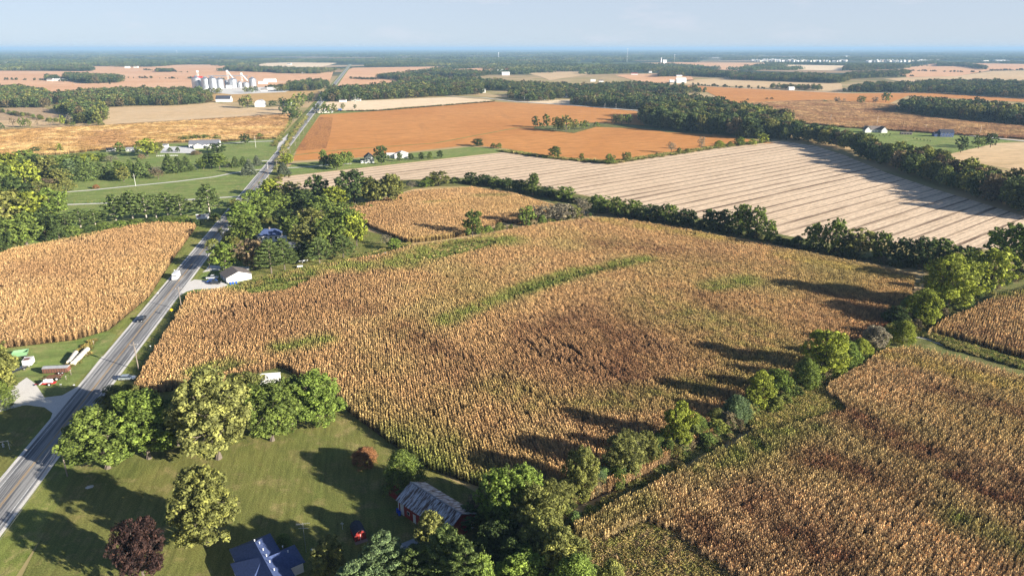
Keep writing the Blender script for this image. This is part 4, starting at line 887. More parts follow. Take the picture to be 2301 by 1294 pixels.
worn('white_siding', (.80,.79,.76), (.70,.69,.66), .7, .6, 0, ('Z',.25))
worn('grey_shingle', (.17,.165,.165), (.11,.11,.115), 2.2, .9)
worn('brown_shingle', (.20,.17,.155), (.13,.11,.10), 2.2, .9)
worn('slate_shingle', (.075,.11,.24), (.05,.075,.17), 2.4, .85)  # blue deepened in the base colour to stand in for reflected sky
worn('dark_shingle', (.055,.06,.085), (.035,.038,.055), 2.4, .9)
worn('grey_metal', (.36,.37,.39), (.28,.28,.30), .8, .5, .5, ('X',.9))
worn('galvanised', (.58,.60,.63), (.45,.47,.50), .25, .42, .75, ('Z',1.1))
worn('concrete', (.5,.48,.44), (.38,.36,.33), .8)
worn('rust_metal', (.26,.10,.06), (.14,.09,.07), 3, .8, .2)
worn('tarp_grey', (.40,.41,.43), (.28,.29,.31), 2, .6)
worn('bale_wrap', (.74,.70,.60), (.55,.48,.34), 1.2, .6)
worn('weathered_wood', (.30,.25,.20), (.19,.155,.125), 3, .95, vec=(4,4,.5))
mat('glass', (.035,.045,.06), .08, 0, .8); mat('white_trim', (.78,.78,.76), .5); mat('black_rubber', (.025,.025,.025), .8); mat('steel', (.5,.5,.5), .4, .8)
mat('white_paint', (.80,.80,.79), .3, 0, .5); mat('black_paint', (.02,.022,.028), .22, 0, .6); mat('silver_paint', (.50,.56,.60), .28, .4, .6); mat('blue_paint', (.03,.10,.38), .35); mat('red_paint', (.52,.025,.03), .35)
mat('green_paint', (.22,.40,.20), .5); mat('blue_plastic', (.01,.08,.55), .45); mat('sign_yellow', (.85,.55,.02), .5); mat('wire', (.35,.35,.36), .5, .6); mat('sign_dark', (.10,.03,.035), .6); mat('sign_red', (.45,.06,.08), .6); mat('sign_grey', (.35,.35,.36), .6)
mat('headlight', (.8,.8,.78), .15); mat('cream', (.66,.60,.47), .7); mat('stone', (.55,.53,.50), .9); mat('dark_iron', (.06,.055,.05), .6, .3)
def objcol(t, b):
    n = N(t); n.l(n.new('ShaderNodeObjectInfo').outputs['Color'], b.inputs['Base Color'])
mat('coloured_wall', rough=.7, build=objcol)
def at(px, z=0, rz=0, name='thing', road=None):
    p = G(*px) if road is None else road
    return empty(name, (p[0], p[1], z), rz)
def gable(root, x0, y0, x1, y1, eave, ridge, wall, roof, axis='x', over=.35, hip=0, th=.14, rname='roof', wname='wall', z0=-.05):
    """box with a gabled (or hipped) roof; ridge along axis"""
    if axis == 'y':
        tr = lambda p: (p[1], p[0], p[2]); X0,Y0,X1,Y1 = y0,x0,y1,x1
    else:
        tr = lambda p: p; X0,Y0,X1,Y1 = x0,y0,x1,y1
    ym = (Y0+Y1)/2; w = MB()
    V = [(X0,Y0,z0),(X1,Y0,z0),(X1,Y1,z0),(X0,Y1,z0),(X0,Y0,eave),(X1,Y0,eave),(X1,Y1,eave),(X0,Y1,eave),(X0+hip*.98,ym,ridge-.05),(X1-hip*.98,ym,ridge-.05)]
    w.add([tr(v) for v in V], [(3,2,1,0),(0,1,5,4),(2,3,7,6),(1,2,6,9,5),(3,0,4,8,7),(4,5,9,8),(6,7,8,9)] if not hip else [(3,2,1,0),(0,1,5,4),(2,3,7,6),(1,2,6,5),(3,0,4,7)])
    wo = w.build(wname, wall, root)
    s = (ridge-eave)/(ym-Y0); e = eave-over*s; r = MB(); xo = over
    A = (X0-xo,Y0-over,e); B_ = (X1+xo,Y0-over,e); C = (X1+xo,Y1+over,e); D = (X0-xo,Y1+over,e); R1 = (X0-xo+ (hip+xo if hip else 0),ym,ridge); R2 = (X1+xo-(hip+xo if hip else 0),ym,ridge)
    up = lambda p: (p[0],p[1],p[2]+th)
    T = [A,B_,C,D,R1,R2]; U = [up(p) for p in T]
    F = [(0,1,5,4),(2,3,4,5),(6,10,11,7),(8,11,10,9),(0,6,7,1),(2,8,9,3)]
    F += [(1,2,5),(3,0,4),(7,11,8),(9,10,6),(1,7,8,2),(3,9,6,0)] if hip else [(0,4,10,6),(4,3,9,10),(1,7,11,5),(5,11,8,2)]
    r.add([tr(p) for p in T+U], F); ro = r.build(rname, roof, root); return wo, ro
def panel(root, name, m, face, a0, a1, z0, z1, at_, t=.05, parent=None):
    """thin panel on a wall: face 'x'/'y' plane at_ with outward sign"""
    b = MB(); s = 1 if t > 0 else -1
    if face == 'y': b.box(a0, min(at_,at_+t), z0, a1, max(at_,at_+t), z1)
    else: b.box(min(at_,at_+t), a0, z0, max(at_,at_+t), a1, z1)
    return b.build(name, m, parent or root)
def window(root, face, a0, a1, z0, z1, at_, s=1):
    f = panel(root, 'window', 'white_trim', face, a0-.08, a1+.08, z0-.08, z1+.08, at_, .05*s)
    return panel(root, 'pane', 'glass', face, a0, a1, z0, z1, at_+.05*s, .01*s, parent=f)
# ---------------- red barn
b = empty('red_barn', (-25.9,130.3,0), math.radians(-42)); tag(b, 'long red barn with a streaked rusty metal roof and white doors', 'barn')
gable(b, 0, 0, 16.4, 8.2, 3.5, 5.7, 'red_boards', 'barn_roof', over=.4)
MB().box(-.35,3.95,5.82,16.8,4.25,5.95).build('ridge_cap','grey_metal',b)
MB().box(16.42,.05,0,16.47,8.15,3.3).build('gable_boards','red_boards_y',b)
panel(b,'door','white_boards','y',.8,2.0,0,2.9,0,-.07); panel(b,'door','white_boards','y',5.2,6.1,0,2.2,0,-.07); window(b,'y',3.2,3.9,1.1,1.9,0,-1); window(b,'y',8.0,8.8,.9,1.6,0,-1); panel(b,'corner_board','white_trim','y',0,.25,0,3.4,0,-.05)
for a in (0.5, 7.0): panel(b,'white_panel','white_boards','x',a,a+1.0,0,2.9,16.47,.06)
fr = empty('board_fence', (*G(874,1112),0), math.radians(-42)); tag(fr, 'low red board fence enclosing a corner at the far end of the barn', 'fence')
MB().box(0,0,0,3.2,.08,1.7).build('panel','red_boards',fr); MB().box(3.12,.08,0,3.2,3.2,1.7).build('panel','red_boards_y',fr); MB().box(0,.08,0,.08,3.2,1.7).build('panel','red_boards_y',fr)
for i,(x,y) in enumerate(((894,1151),(898,1157))):
    d = at((x,y),0,.3*i,'barrel'); tag(d, ('blue plastic barrel nearest the white barn door','blue plastic barrel just below the other one by the barn door')[i], 'barrel', 'blue barrels by the barn')
    MB().tube([(0,0,0),(0,0,.12),(0,0,.5),(0,0,.95),(0,0,1.0)],[.28,.32,.34,.32,.28],14).build('body','blue_plastic',d); MB().cyl((0,0),.3,1.0,1.05,14).build('lid','blue_plastic',d)
# ---------------- small red gambrel shed
s = empty('garden_shed', (-33.7,120.2,0), math.radians(28)); tag(s, 'small red barn-shaped shed with dark gambrel roof on the lawn', 'shed')
MB().add([],[]); pr = [(-1.25,0),(1.25,0),(1.25,1.5),(.85,2.3),(0,2.75),(-.85,2.3),(-1.25,1.5)]
MB().prism([(x+1.25,z) for x,z in pr],0,3.4).build('wall','red_boards',s)
r_ = MB()
for a,c in zip(pr[2:],pr[3:]):
    if a[1] >= 1.5:
        k = .09; r_.quadthick((a[0]*1.08+1.25,-.2,a[1]+k),(a[0]*1.08+1.25,3.6,a[1]+k),(c[0]*1.08+1.25,3.6,c[1]+k),(c[0]*1.08+1.25,-.2,c[1]+k),.08)
r_.build('roof','dark_shingle',s); panel(s,'door','red_boards_y','y',.6,1.9,.1,1.8,0,-.05); panel(s,'door_trim','white_trim','y',1.22,1.28,.1,1.8,-.05,-.03); panel(s,'ramp','weathered_wood','y',-.1,2.6,0,.12,-.06,-.9)
# ---------------- blue-roofed hip house
h = empty('house', (-58.3,115.0,0), math.radians(-54)); tag(h, 'large house with a dark blue hipped shingle roof cut by the bottom edge', 'house')
gable(h, .35, .35, 22, 8.0, 2.75, 5.3, 'white_siding', 'slate_shingle', hip=4.2, over=.4)
gable(h, -3.6+.4, 5.0, 5.0, 14.6, 2.7, 5.25, 'white_siding', 'slate_shingle', axis='x', hip=4.4, over=.4, rname='wing_roof', wname='wing_wall') if False else None
def wing(x0,x1,y0,y1,ridge,sgn):
    # cross wing, ridge along y, hip end at the outside
    ym = (x0+x1)/2; e = 2.55; w = MB(); w.box(x0+.4, y0 + (.4 if sgn<0 else 0), -.05, x1-.4, y1-(.4 if sgn>0 else 0), 2.7); w.build('wing_wall','white_siding',h)
    out = y0 if sgn<0 else y1; inn = y1 if sgn<0 else y0; hp = out-sgn*(x1-x0)*.5
    a=(x0,out,e); b2=(x1,out,e); c=(x1,inn,e); d=(x0,inn,e); R1=(ym,hp,ridge); R2=(ym,inn,ridge); m = MB()
    m.add([a,b2,c,d,R1,R2],[(0,1,4),(1,2,5,4),(3,0,4,5),(0,3,2,1)]); m.build('wing_roof','slate_shingle',h)
wing(4.4,15,-1.0,4.3,5.42,-1); wing(6.4,12.8,4.3,11.4,4.75,1)
rv = [(3.9,4.3),(5.2,4.9),(7.6,4.9),(9.7,4.9),(11.8,4.9),(8.0,8.6),(10.0,9.0),(14.5,4.9)]
for x,y in rv:
    z = 5.4 if y < 6 else 4.5; v = MB().cyl((x,y),.09,z-.3,z+.12,8); v.cyl((x,y),.15,z+.12,z+.17,8); v.build('roof_vent','white_trim',h)
for x0_ in (1.6, 17.): window(h,'y',x0_,x0_+1.2,1,2.1,.35,-1)
window(h,'x',2,3.4,1,2.1,.35,-1); window(h,'x',5,6.2,1,2.1,.35,-1)
# ---------------- canopy / carport trailer near the pines
c = empty('camper_trailer', (-22.2,114.6,0), math.radians(33)); tag(c, 'white camper trailer with pale blue-grey roof tucked behind the pines', 'trailer')
MB().prism([(0,.5),(5.6,.5),(5.6,2.4),(.5,2.4),(0,1.9)],0,2.3).build('body','white_boards',c); MB().box(.4,-.08,2.42,5.7,2.38,2.52).build('roof','tarp_grey',c)
for x in (2.4,3.3): MB().add(*(lambda m:(m.v,m.f))(MB().tube([(x,-.06,.35),(x,.16,.35)],.35,12))).build('wheel','black_rubber',c)
window(c,'y',.8,1.7,1.2,1.9,0,-1); window(c,'y',4.1,5.0,1.2,1.9,0,-1); panel(c,'door','white_trim','y',2.4,3.1,.6,2.1,0,-.03)
# ---------------- antenna mast
a = at((688,1240),0,.2,'antenna_mast'); tag(a, 'thin television antenna mast with crossbars on the lawn above the house', 'antenna')
MB().tube([(0,0,0),(0,0,7.5)],[.05,.035],6).build('pole','steel',a); m_ = MB(); m_.tube([(-1.4,0,7.2),(1.4,0,7.2)],.03,5)
for i in range(8): m_.tube([(-1.3+.37*i,-.5+.03*i,7.2),(-1.3+.37*i,.5-.03*i,7.2)],.018,4)
m_.tube([(-1,.2,6.1),(1,-.2,6.1)],.03,5); m_.build('crossbars','steel',a)
sd = at((703,1247),0,0,'satellite_dish'); tag(sd, 'small white satellite dish on a post beside the antenna mast', 'satellite dish'); MB().tube([(0,0,0),(0,0,1.2)],.05,6).build('post','steel',sd)
MB().tube([(0,0,1.2),(.1,-.05,1.28),(.2,-.1,1.45)],[.05,.3,.48],14).build('dish','white_paint',sd)
bb = at((770,1189),0,0,'bird_feeder_post'); tag(bb, 'thin white cross-shaped post standing left of the small red shed', 'post'); MB().tube([(0,0,0),(0,0,2.0)],.05,5).build('pole','white_trim',bb); MB().box(-.35,-.04,1.5,.35,.04,1.6).build('arm','white_trim',bb)
# ---------------- garage at the highway
g = empty('garage', (-128.2,290.6,0), math.radians(38)); tag(g, 'white garage with brown shingle roof at the end of the gravel drive', 'garage')
gable(g, 0, 0, 11.0, 9.5, 2.7, 4.7, 'white_siding', 'brown_shingle', axis='y', over=.4)
panel(g,'garage_door','tarp_grey','x',1,4,0,2.3,0,-.05); panel(g,'garage_door','tarp_grey','x',5.2,8.2,0,2.3,0,-.05)
panel(g,'vent','sign_grey','y',5.1,5.8,3.4,3.8,0,-.04); window(g,'y',6.6,7.0,1.5,1.8,0,-1)
for i,(x,y) in enumerate(((518,639),(524,638),(531,637))):
    d = at((x,y),0,.6,'rubbish_bin'); tag(d, ('leftmost','middle','rightmost')[i]+' of the blue bins against the white garage wall', 'bin', 'bins by the garage wall')
    MB().prism([(-.28,0),(.28,0),(.34,1.0),(-.34,1.0)],-.3,.3).build('body','blue_plastic',d); MB().box(-.36,-.34,1.0,.36,.36,1.07).build('lid','blue_paint',d)
# ---------------- homestead house, pool enclosure
p = G(580,545); h = empty('house', (*p,0), math.radians(12)); tag(h, 'white house with blue-grey hipped roof half hidden in the homestead grove', 'house')
gable(h, 0, 0, 12, 9, 3.6, 6.2, 'white_siding', 'slate_shingle', hip=3.2); 
for x in (1,3.6,6.2,9): window(h,'y',x,x+1.3,1.4,2.8,0,-1)
panel(h,'porch','white_trim','y',12.2,15.2,0,3.0,-1.2,1.6); MB().box(5.8,4,6.0,6.5,4.7,7.2).build('chimney','weathered_wood',h)
p = G(625,566); e = empty('sunroom', (*p,0), math.radians(-14)); tag(e, 'grey screened enclosure with gabled roof right of the hidden house', 'enclosure')
gable(e, 0, 0, 12, 7, 3.0, 4.6, 'tarp_grey', 'grey_metal', over=.2)
for i in range(5): panel(e,'screen','glass','y',.5+2.3*i,2.4+2.3*i,.4,2.7,0,-.04)
def car(pos, rz, col, label, L_=4.6, W_=1.85, H_=1.5, kind='car', z=.09, group=None, name='parked_car', cat='car'):
    r = empty(name, (pos[0],pos[1],z), rz); tag(r, label, cat, group); hl, hw = L_/2, W_/2
    if kind == 'van':
        prof = [(-hl,.4),(hl,.4),(hl,1.15),(hl-.5,1.35),(hl-.75,H_*.62),(hl-1.1,H_*.68),(hl-1.15,H_),(-hl,H_)]; gl = None
    elif kind == 'pickup':
        prof = [(-hl,.42),(hl,.42),(hl,.95),(hl-1.2,1.08),(-hl+.05,1.08),(-hl,1.0)]; gl = [(hl-1.3,1.08),(hl-1.95,H_),(hl-3.2,H_),(hl-3.5,1.08)]
    else:
        prof = [(-hl,.38),(hl,.38),(hl,.72),(hl-.15,.85),(hl-1.15,.98),(-hl+.15,1.02),(-hl,.85)]; gl = [(hl-1.25,.98),(hl-2.0,H_),(-hl+.75,H_),(-hl+.15,1.02)]
    bm_ = MB().prism(prof,-hw,hw).build('body',col,r)
    if gl:
        top = [(x,z_) for x,z_ in gl]; V=[]; n=len(top)
        for sgn in (-1,1):
            for i,(x,z_) in enumerate(top): V.append((x, sgn*(hw-.04-(.22 if z_ > 1.2 else 0)), z_))
        MB().add(V,[tuple(range(n)),tuple(range(n,2*n))[::-1]]+[(i,i+n,(i+1)%n+n,(i+1)%n) for i in range(n)]).build('windows','glass',r)
        MB().box(gl[2][0]+.02,-hw+.24,H_-.01,gl[1][0]-.02,hw-.24,H_+.04).build('roof',col,r)
        if kind == 'pickup': MB().box(-hl+.12,-hw+.15,1.085,gl[3][0]-.1,hw-.15,1.10).build('bed','black_rubber',r)
    else:
        V = MB(); V.add([(hl-.73,-hw+.12,H_*.635),(hl-.73,hw-.12,H_*.635),(hl-1.09,hw-.12,H_*.70),(hl-1.09,-hw+.12,H_*.70)],[(0,1,2,3)]); V.box(hl-1.12,-hw+.1,H_*.62,hl-.70,hw-.1,H_*.72); V.build('windscreen','glass',r)
    for x in (hl-.85,-hl+.9):
        for sgn in (-1,1):
            w = MB().tube([(x,sgn*(hw-.2),.34),(x,sgn*(hw+.02),.34)],.34,14).build('wheel','black_rubber',r); MB().tube([(x,sgn*(hw+.02),.34),(x,sgn*(hw+.035),.34)],.19,10).build('rim','steel',w)
    for sgn in (-1,1): MB().cb(hl+.01,sgn*(hw-.3),.72,.04,.36,.16).build('headlight','headlight',r)
    return r
RAZ = math.atan2(RDV[1],RDV[0])
def onroad(px, t):  # nearest point of the lane at offset t
    s,_ = road_st(G(*px)); return RP(s,t)
car(onroad((398,626),-1.9), RAZ+PI, 'white_paint', 'white high box van driving towards the camera on the highway', 6.4, 2.2, 2.9, 'van', name='box_van', cat='van')
car(onroad((323,720),-2.0), RAZ+PI, 'black_paint', 'dark pickup truck on the left lane of the highway', 5.4, 1.95, 1.8, 'pickup', name='pickup_truck', cat='pickup truck')
car(G(287,853), math.radians(4), 'silver_paint', 'silver-blue estate car stopped sideways beside the road above the maples', 4.9, 1.85, 1.55)
car(G(485,638), math.radians(8), 'black_paint', 'dark car parked nearest the camera on the drive by the garage', 4.5)
car(G(478,634), math.radians(8), 'blue_paint', 'blue and white car parked in the middle on the garage drive', 4.4)
car(G(478,627), math.radians(5), 'white_paint', 'white pickup parked at the back of the garage drive', 5.2, 1.95, 1.8, 'pickup', name='pickup_truck', cat='pickup truck')
car(onroad((521,462),1.8), RAZ, 'white_paint', 'white car on the highway beside the billboard trees', 4.6)
car(onroad((622,347),-1.9), RAZ+PI, 'black_paint', 'black car on the highway near the conifer lane', 4.6)
car(onroad((652,311),1.9), RAZ, 'white_paint', 'white pickup on the highway where the ranch lane joins', 5.4, 1.95, 1.8, 'pickup', name='pickup_truck', cat='pickup truck')
car(onroad((671,281),-1.9), RAZ+PI, 'black_paint', 'dark car on the highway nearest in the far group of three', 4.6)
car(onroad((683,266),1.9), RAZ, 'black_paint', 'second dark car in the far group on the highway', 4.6)
car(onroad((692,249),-1.9), RAZ+PI, 'silver_paint', 'grey car on the highway farthest in the far group', 4.6)
car(G(613,470), math.radians(60), 'white_paint', 'white vehicle glimpsed between the homestead trees', 4.6)
car(G(38,835), math.radians(60), 'black_paint', 'dark pickup parked beside the bright tree at the left edge', 5.3, 1.95, 1.8, 'pickup', name='pickup_truck', cat='pickup truck')
def wheel(r, x, y, rad=.4, wd=.22, m='black_rubber'):
    w = MB().tube([(x,y-wd/2,rad),(x,y+wd/2,rad)],rad,14).build('wheel',m,r); MB().tube([(x,y-wd/2-.01,rad),(x,y-wd/2,rad)],rad*.5,10).build('hub','white_trim',w)
t = empty('livestock_trailer', (*G(97,842),0), math.radians(6)); tag(t, 'long rusty slatted stock trailer with a grey tarp top beside the white bales', 'trailer')
MB().box(0,0,.55,7.6,2.3,2.1).build('body','rust_metal',t); MB().prism([(0,0),(2.4,0),(1.9,.45),(.5,.45)],0,7.7).build('tarp','tarp_grey',t) if False else MB().add([(-.1,-.1,2.12),(7.7,-.1,2.12),(7.7,2.4,2.12),(-.1,2.4,2.12),(-.1,1.15,2.55),(7.7,1.15,2.55)],[(0,1,5,4),(2,3,4,5),(0,4,3),(1,2,5),(0,3,2,1)]).build('tarp','tarp_grey',t)
for i in range(9): panel(t,'slat','dark_iron','y',.35+.8*i,.5+.8*i,.6,2.05,0,-.05)
for x in (4.9,6.0): wheel(t,x,-.05,.4); wheel(t,x,2.3,.4)
MB().tube([(0,1.15,.6),(-1.6,1.15,.55)],.09,6).build('hitch','dark_iron',t)
t = empty('box_trailer', (*G(52,826),0), math.radians(18)); tag(t, 'white cargo trailer with rust on its roof behind the dark pickup', 'trailer')
MB().box(0,0,.5,2.6,3.4,2.4).build('body','white_boards',t); MB().box(.3,.5,2.41,1.9,2.2,2.44).build('rust_patch','rust_metal',t); wheel(t,.9,-.08,.36); wheel(t,1.8,-.08,.36); MB().tube([(2.6,1.7,.55),(3.8,1.7,.5)],.07,6).build('hitch','dark_iron',t)
t = empty('grain_wagon', (*G(33,808),0), math.radians(22)); tag(t, 'pale green open grain wagon on the grass below the left corn', 'wagon')
wv = [(0,0,1.0),(3.6,0,1.0),(3.6,2.2,1.0),(0,2.2,1.0),(-.5,-.4,2.4),(4.1,-.4,2.4),(4.1,2.6,2.4),(-.5,2.6,2.4)]; wi = [(.3,.3,1.1),(3.3,.3,1.1),(3.3,1.9,1.1),(.3,1.9,1.1),(-.35,-.25,2.4),(3.95,-.25,2.4),(3.95,2.45,2.4),(-.35,2.45,2.4)]
MB().add(wv+wi,[(3,2,1,0),(0,1,5,4),(1,2,6,5),(2,3,7,6),(3,0,4,7),(4,5,13,12),(5,6,14,13),(6,7,15,14),(7,4,12,15),(9,8,12,13),(10,9,13,14),(11,10,14,15),(8,11,15,12),(8,9,10,11)]).build('hopper','green_paint',t)
MB().box(.2,.4,.6,3.4,1.8,.95).build('chassis','dark_iron',t); [wheel(t,x,y,.42) for x in (.5,3.1) for y in (-.05,2.2)]
t = empty('field_sprayer', (*G(95,868),0), math.radians(8)); tag(t, 'red and white field sprayer with a drawbar on the gravel yard', 'farm machine')
MB().tube([(.2,.9,1.35),(.4,.9,1.35),(2.7,.9,1.35),(2.9,.9,1.35)],[.35,.62,.62,.35],14).build('tank','white_paint',t); MB().box(-.9,.2,.55,3.6,1.6,.78).build('frame','red_paint',t); [wheel(t,2.2,y,.55) for y in (-.2,1.9)]
MB().tube([(-.9,.9,.65),(-2.6,.9,.45)],.09,6).build('drawbar','red_paint',t); MB().box(-.2,-1.2,1.1,.1,3.0,1.25).build('boom','white_paint',t)
t = empty('disc_harrow', (*G(104,856),0), math.radians(10)); tag(t, 'rusty disc harrow with big wheels behind the red and white sprayer', 'farm machine')
fr_ = MB(); [fr_.box(0,y,.8,4.2,y+.12,.95) for y in (0,.8,1.6,2.4)]; [fr_.box(x,0,.8,x+.12,2.5,.95) for x in (0,1.4,2.8,4.1)]; fr_.build('frame','rust_metal',t)
for i in range(9): MB().tube([(.3+.45*i,.4,.45),(.3+.45*i,.44,.45)],[.42,.38],12).build('disc','dark_iron',t)
wheel(t,3.3,-.35,.6); wheel(t,3.3,2.8,.6); MB().tube([(0,1.2,.85),(-2.0,1.2,.5)],.08,6).build('drawbar','rust_metal',t)
# hay bales: two rows of wrapped round bales
def bale_row(p0, p1, n, r, where):
    a0 = np.array(p0); a1 = np.array(p1); d = (a1-a0)/n; az = math.atan2(d[1],d[0])
    for i in range(n):
        c = a0+d*(i+.5); q = empty('hay_bale', (*c,0), az); L_ = np.linalg.norm(d)*.97
        tag(q, f"white-wrapped round hay bale, {('nearest the camera','second','third','fourth','fifth','sixth')[i] if i else 'nearest the camera'}{' from the near end' if i else ''} in the {where} row", 'hay bale', f'hay bales of the {where} row')
        MB().tube([(-L_/2,0,r),(-L_/2+.08,0,r),(L_/2-.08,0,r),(L_/2,0,r)],[r*.9,r,r,r*.9],16).build('wrap','bale_wrap',q); MB().tube([(L_/2,0,r),(L_/2+.01,0,r)],r*.55,10).build('end','cream',q)
bale_row(G(156,820), G(172,797), 3, .85, 'short left'); bale_row(G(165,822), G(198,789), 6, .85, 'long right')
for i,(x,y,hh) in enumerate(((160,842,1.6),(149,853,1.2),(211,775,1.5),(196,800,1.0))):
    q = at((x,y),0,0,'fence_post'); tag(q, ('pale wooden post at the rear corner of the stock trailer','short wooden post just below the stock trailer','thin pole beyond the far end of the bales','short post beside the long bale row')[i], 'post', 'posts around the farm machines'); MB().tube([(0,0,0),(0,0,hh)],[.11,.09],7).build('pole','weathered_wood',q); MB().cb(0,0,hh+.03,.24,.24,.06).build('cap','white_trim',q)
# mailboxes and marker posts
for i,(x,y,lb) in enumerate(((138,871,'mailbox on a post near the white water tank by the farm drive'),(168,872,'leaning mailbox post at the mouth of the farm drive'),(303,680,'mailbox on the left verge below the dark pickup'),(356,664,'mailbox on the left verge opposite the yellow sign'),(393,612,'mailbox on the left verge beside the white van'),(339,784,'small white marker post in front of the main corn'))):
    q = at((x,y),0,RAZ,'mailbox'); tag(q, lb, 'mailbox', 'mailboxes and markers along the highway'); MB().box(-.05,-.05,0,.05,.05,1.05).build('post','weathered_wood',q); MB().prism([(-.12,1.05),(.12,1.05),(.12,1.22),(.07,1.3),(-.07,1.3),(-.12,1.22)],-.26,.26).build('box','white_paint',q)
# yellow warning sign
q = at((388,711),0,RAZ,'road_sign'); tag(q, 'yellow diamond warning sign on the right verge below the power pole', 'road sign'); MB().box(-.04,-.04,0,.04,.04,3.0).build('post','steel',q)
MB().add([(-.06,0,2.2),(-.06,.65,2.85),(-.06,0,3.5),(-.06,-.65,2.85),(-.1,0,2.2),(-.1,.65,2.85),(-.1,0,3.5),(-.1,-.65,2.85)],[(0,1,2,3),(7,6,5,4),(0,4,5,1),(1,5,6,2),(2,6,7,3),(3,7,4,0)]).build('sign_plate','sign_yellow',q)
# billboard
p = np.array(G(443,500)); q = empty('billboard', (*p,0), math.radians(13)); tag(q, 'white roadside billboard with a dark red picture in front of the pines', 'billboard')
for x in (.8,3.4,6.0): MB().box(x,.2,0,x+.2,.4,2.4).build('post','weathered_wood',q)
bo = MB().box(-.2,0,2.0,7.2,.18,5.0).build('panel','white_trim',q)
m_ = MB(); m_.add([(.35,-.02,4.25),(.9,-.02,4.55),(2.2,-.02,4.75),(2.9,-.02,4.5),(3.0,-.02,4.15),(1.9,-.02,3.75),(.6,-.02,3.6)],[(0,1,2,3,4,5,6)]); m_.build('picture','sign_dark',bo)
m_ = MB(); m_.box(.3,-.03,3.35,1.8,-.015,3.6); m_.box(2.0,-.03,3.5,3.2,-.015,3.62); m_.box(.3,-.03,2.9,2.6,-.015,3.15); m_.build('lettering','sign_grey',bo)
m_ = MB(); m_.box(3.7,-.03,3.7,4.2,-.015,4.15); m_.box(4.3,-.03,3.85,5.4,-.015,3.95); m_.box(5.6,-.03,4.1,6.6,-.015,4.35); m_.box(5.9,-.03,3.3,6.4,-.015,3.65); m_.build('fine_print','sign_dark',bo)
m_ = MB(); m_.box(1.2,-.035,4.0,2.3,-.018,4.3); m_.build('red_blotch','sign_red',bo)
# white shed in the corn notch
p = np.array(G(583,866)); q = empty('shed', (*p,0), math.radians(10)); tag(q, 'white shed with a bright roof in the notch of the main corn field', 'shed')
gable(q, 0, 0, 6.0, 3.6, 2.2, 3.1, 'white_boards', 'white_boards', over=.15); panel(q,'door','tarp_grey','x',1.0,2.4,0,1.9,0,-.04)
q = at((634,862),0,.2,'bench'); tag(q, 'small white bench in the grass right of the white shed', 'bench'); MB().box(0,0,.42,1.4,.45,.5).build('seat','white_trim',q); MB().box(0,.4,.5,1.4,.46,.95).build('backrest','white_trim',q); [MB().box(x,.05,0,x+.1,.4,.42).build('leg','white_trim',q) for x in (.1,1.2)]
# swing frame at the left edge
q = at((4,1010),0,.4,'swing_frame'); tag(q, 'pale metal frame of a swing at the left edge beside the road', 'swing'); MB().tube([(-2,0,2.3),(2,0,2.3)],.06,6).build('crossbar','steel',q); [MB().tube([(x,y,0),(x*.9,0,2.3)],.05,5).build('leg','steel',q) for x in (-2,2) for y in (-.9,.9)]
q = at((8,1004),0,.4,'garden_urn'); tag(q, 'small pale stone figure under the swing frame', 'ornament'); MB().tube([(0,0,0),(0,0,.3),(0,0,.8),(0,0,1.0)],[.3,.18,.3,.12],10).build('body','stone',q); MB().tube([(0,0,1.0),(0,0,1.2),(0,0,1.3)],[.1,.14,.05],8).build('top','stone',q)
q = at((202,1094),0,.4,'rock'); tag(q, 'pale boulder lying on the lawn in the long tree shadow', 'rock')
bmv = bmesh.new(); bmesh.ops.create_icosphere(bmv, subdivisions=3, radius=1)
for v in bmv.verts:
    k = 1+.35*noise.noise(v.co*1.7); v.co = Vector((v.co.x*.95*k, v.co.y*.6*k, max(-.1, v.co.z*.38*k)))
me = bpy.data.meshes.new('stone'); bmv.to_mesh(me); me.materials.append(MATS['stone']); o = bpy.data.objects.new('body', me); COL.objects.link(o); o.parent = q
# clutter beside the homestead pines
cl = [(672,600,'white utility cart beside the pines at the homestead edge','cart'),(682,592,'small boat trailer parked among the homestead pines','trailer'),(862,570,'garden seat at the tip of the homestead yard','bench')]
q = at((668,603),0,.3,'utility_cart'); tag(q, cl[0][2], 'cart'); MB().box(0,0,.5,2.6,1.4,1.1).build('box','white_paint',q); wheel(q,.6,-.1,.35); wheel(q,2.0,-.1,.35)
q = at((672,592),0,.5,'boat_trailer'); tag(q, cl[1][2], 'trailer'); MB().add([(0,0,1.1),(5,.9,1.2),(0,1.8,1.1),(.2,.4,.5),(4.2,.9,.55),(.2,1.4,.5)],[(0,1,2),(0,3,4,1),(1,4,5,2),(0,2,5,3),(3,5,4)]).build('hull','white_paint',q); wheel(q,1.6,0,.3); wheel(q,1.6,1.8,.3); MB().tube([(4.2,.9,.5),(5.8,.9,.5)],.05,5).build('drawbar','steel',q)
q = at((862,572),0,.5,'garden_bench'); tag(q, cl[2][2], 'bench'); MB().box(0,0,.42,1.5,.5,.5).build('seat','stone',q); MB().box(0,.45,.5,1.5,.52,1.0).build('backrest','stone',q); [MB().box(x,.05,0,x+.1,.45,.42).build('leg','stone',q) for x in (.1,1.3)]
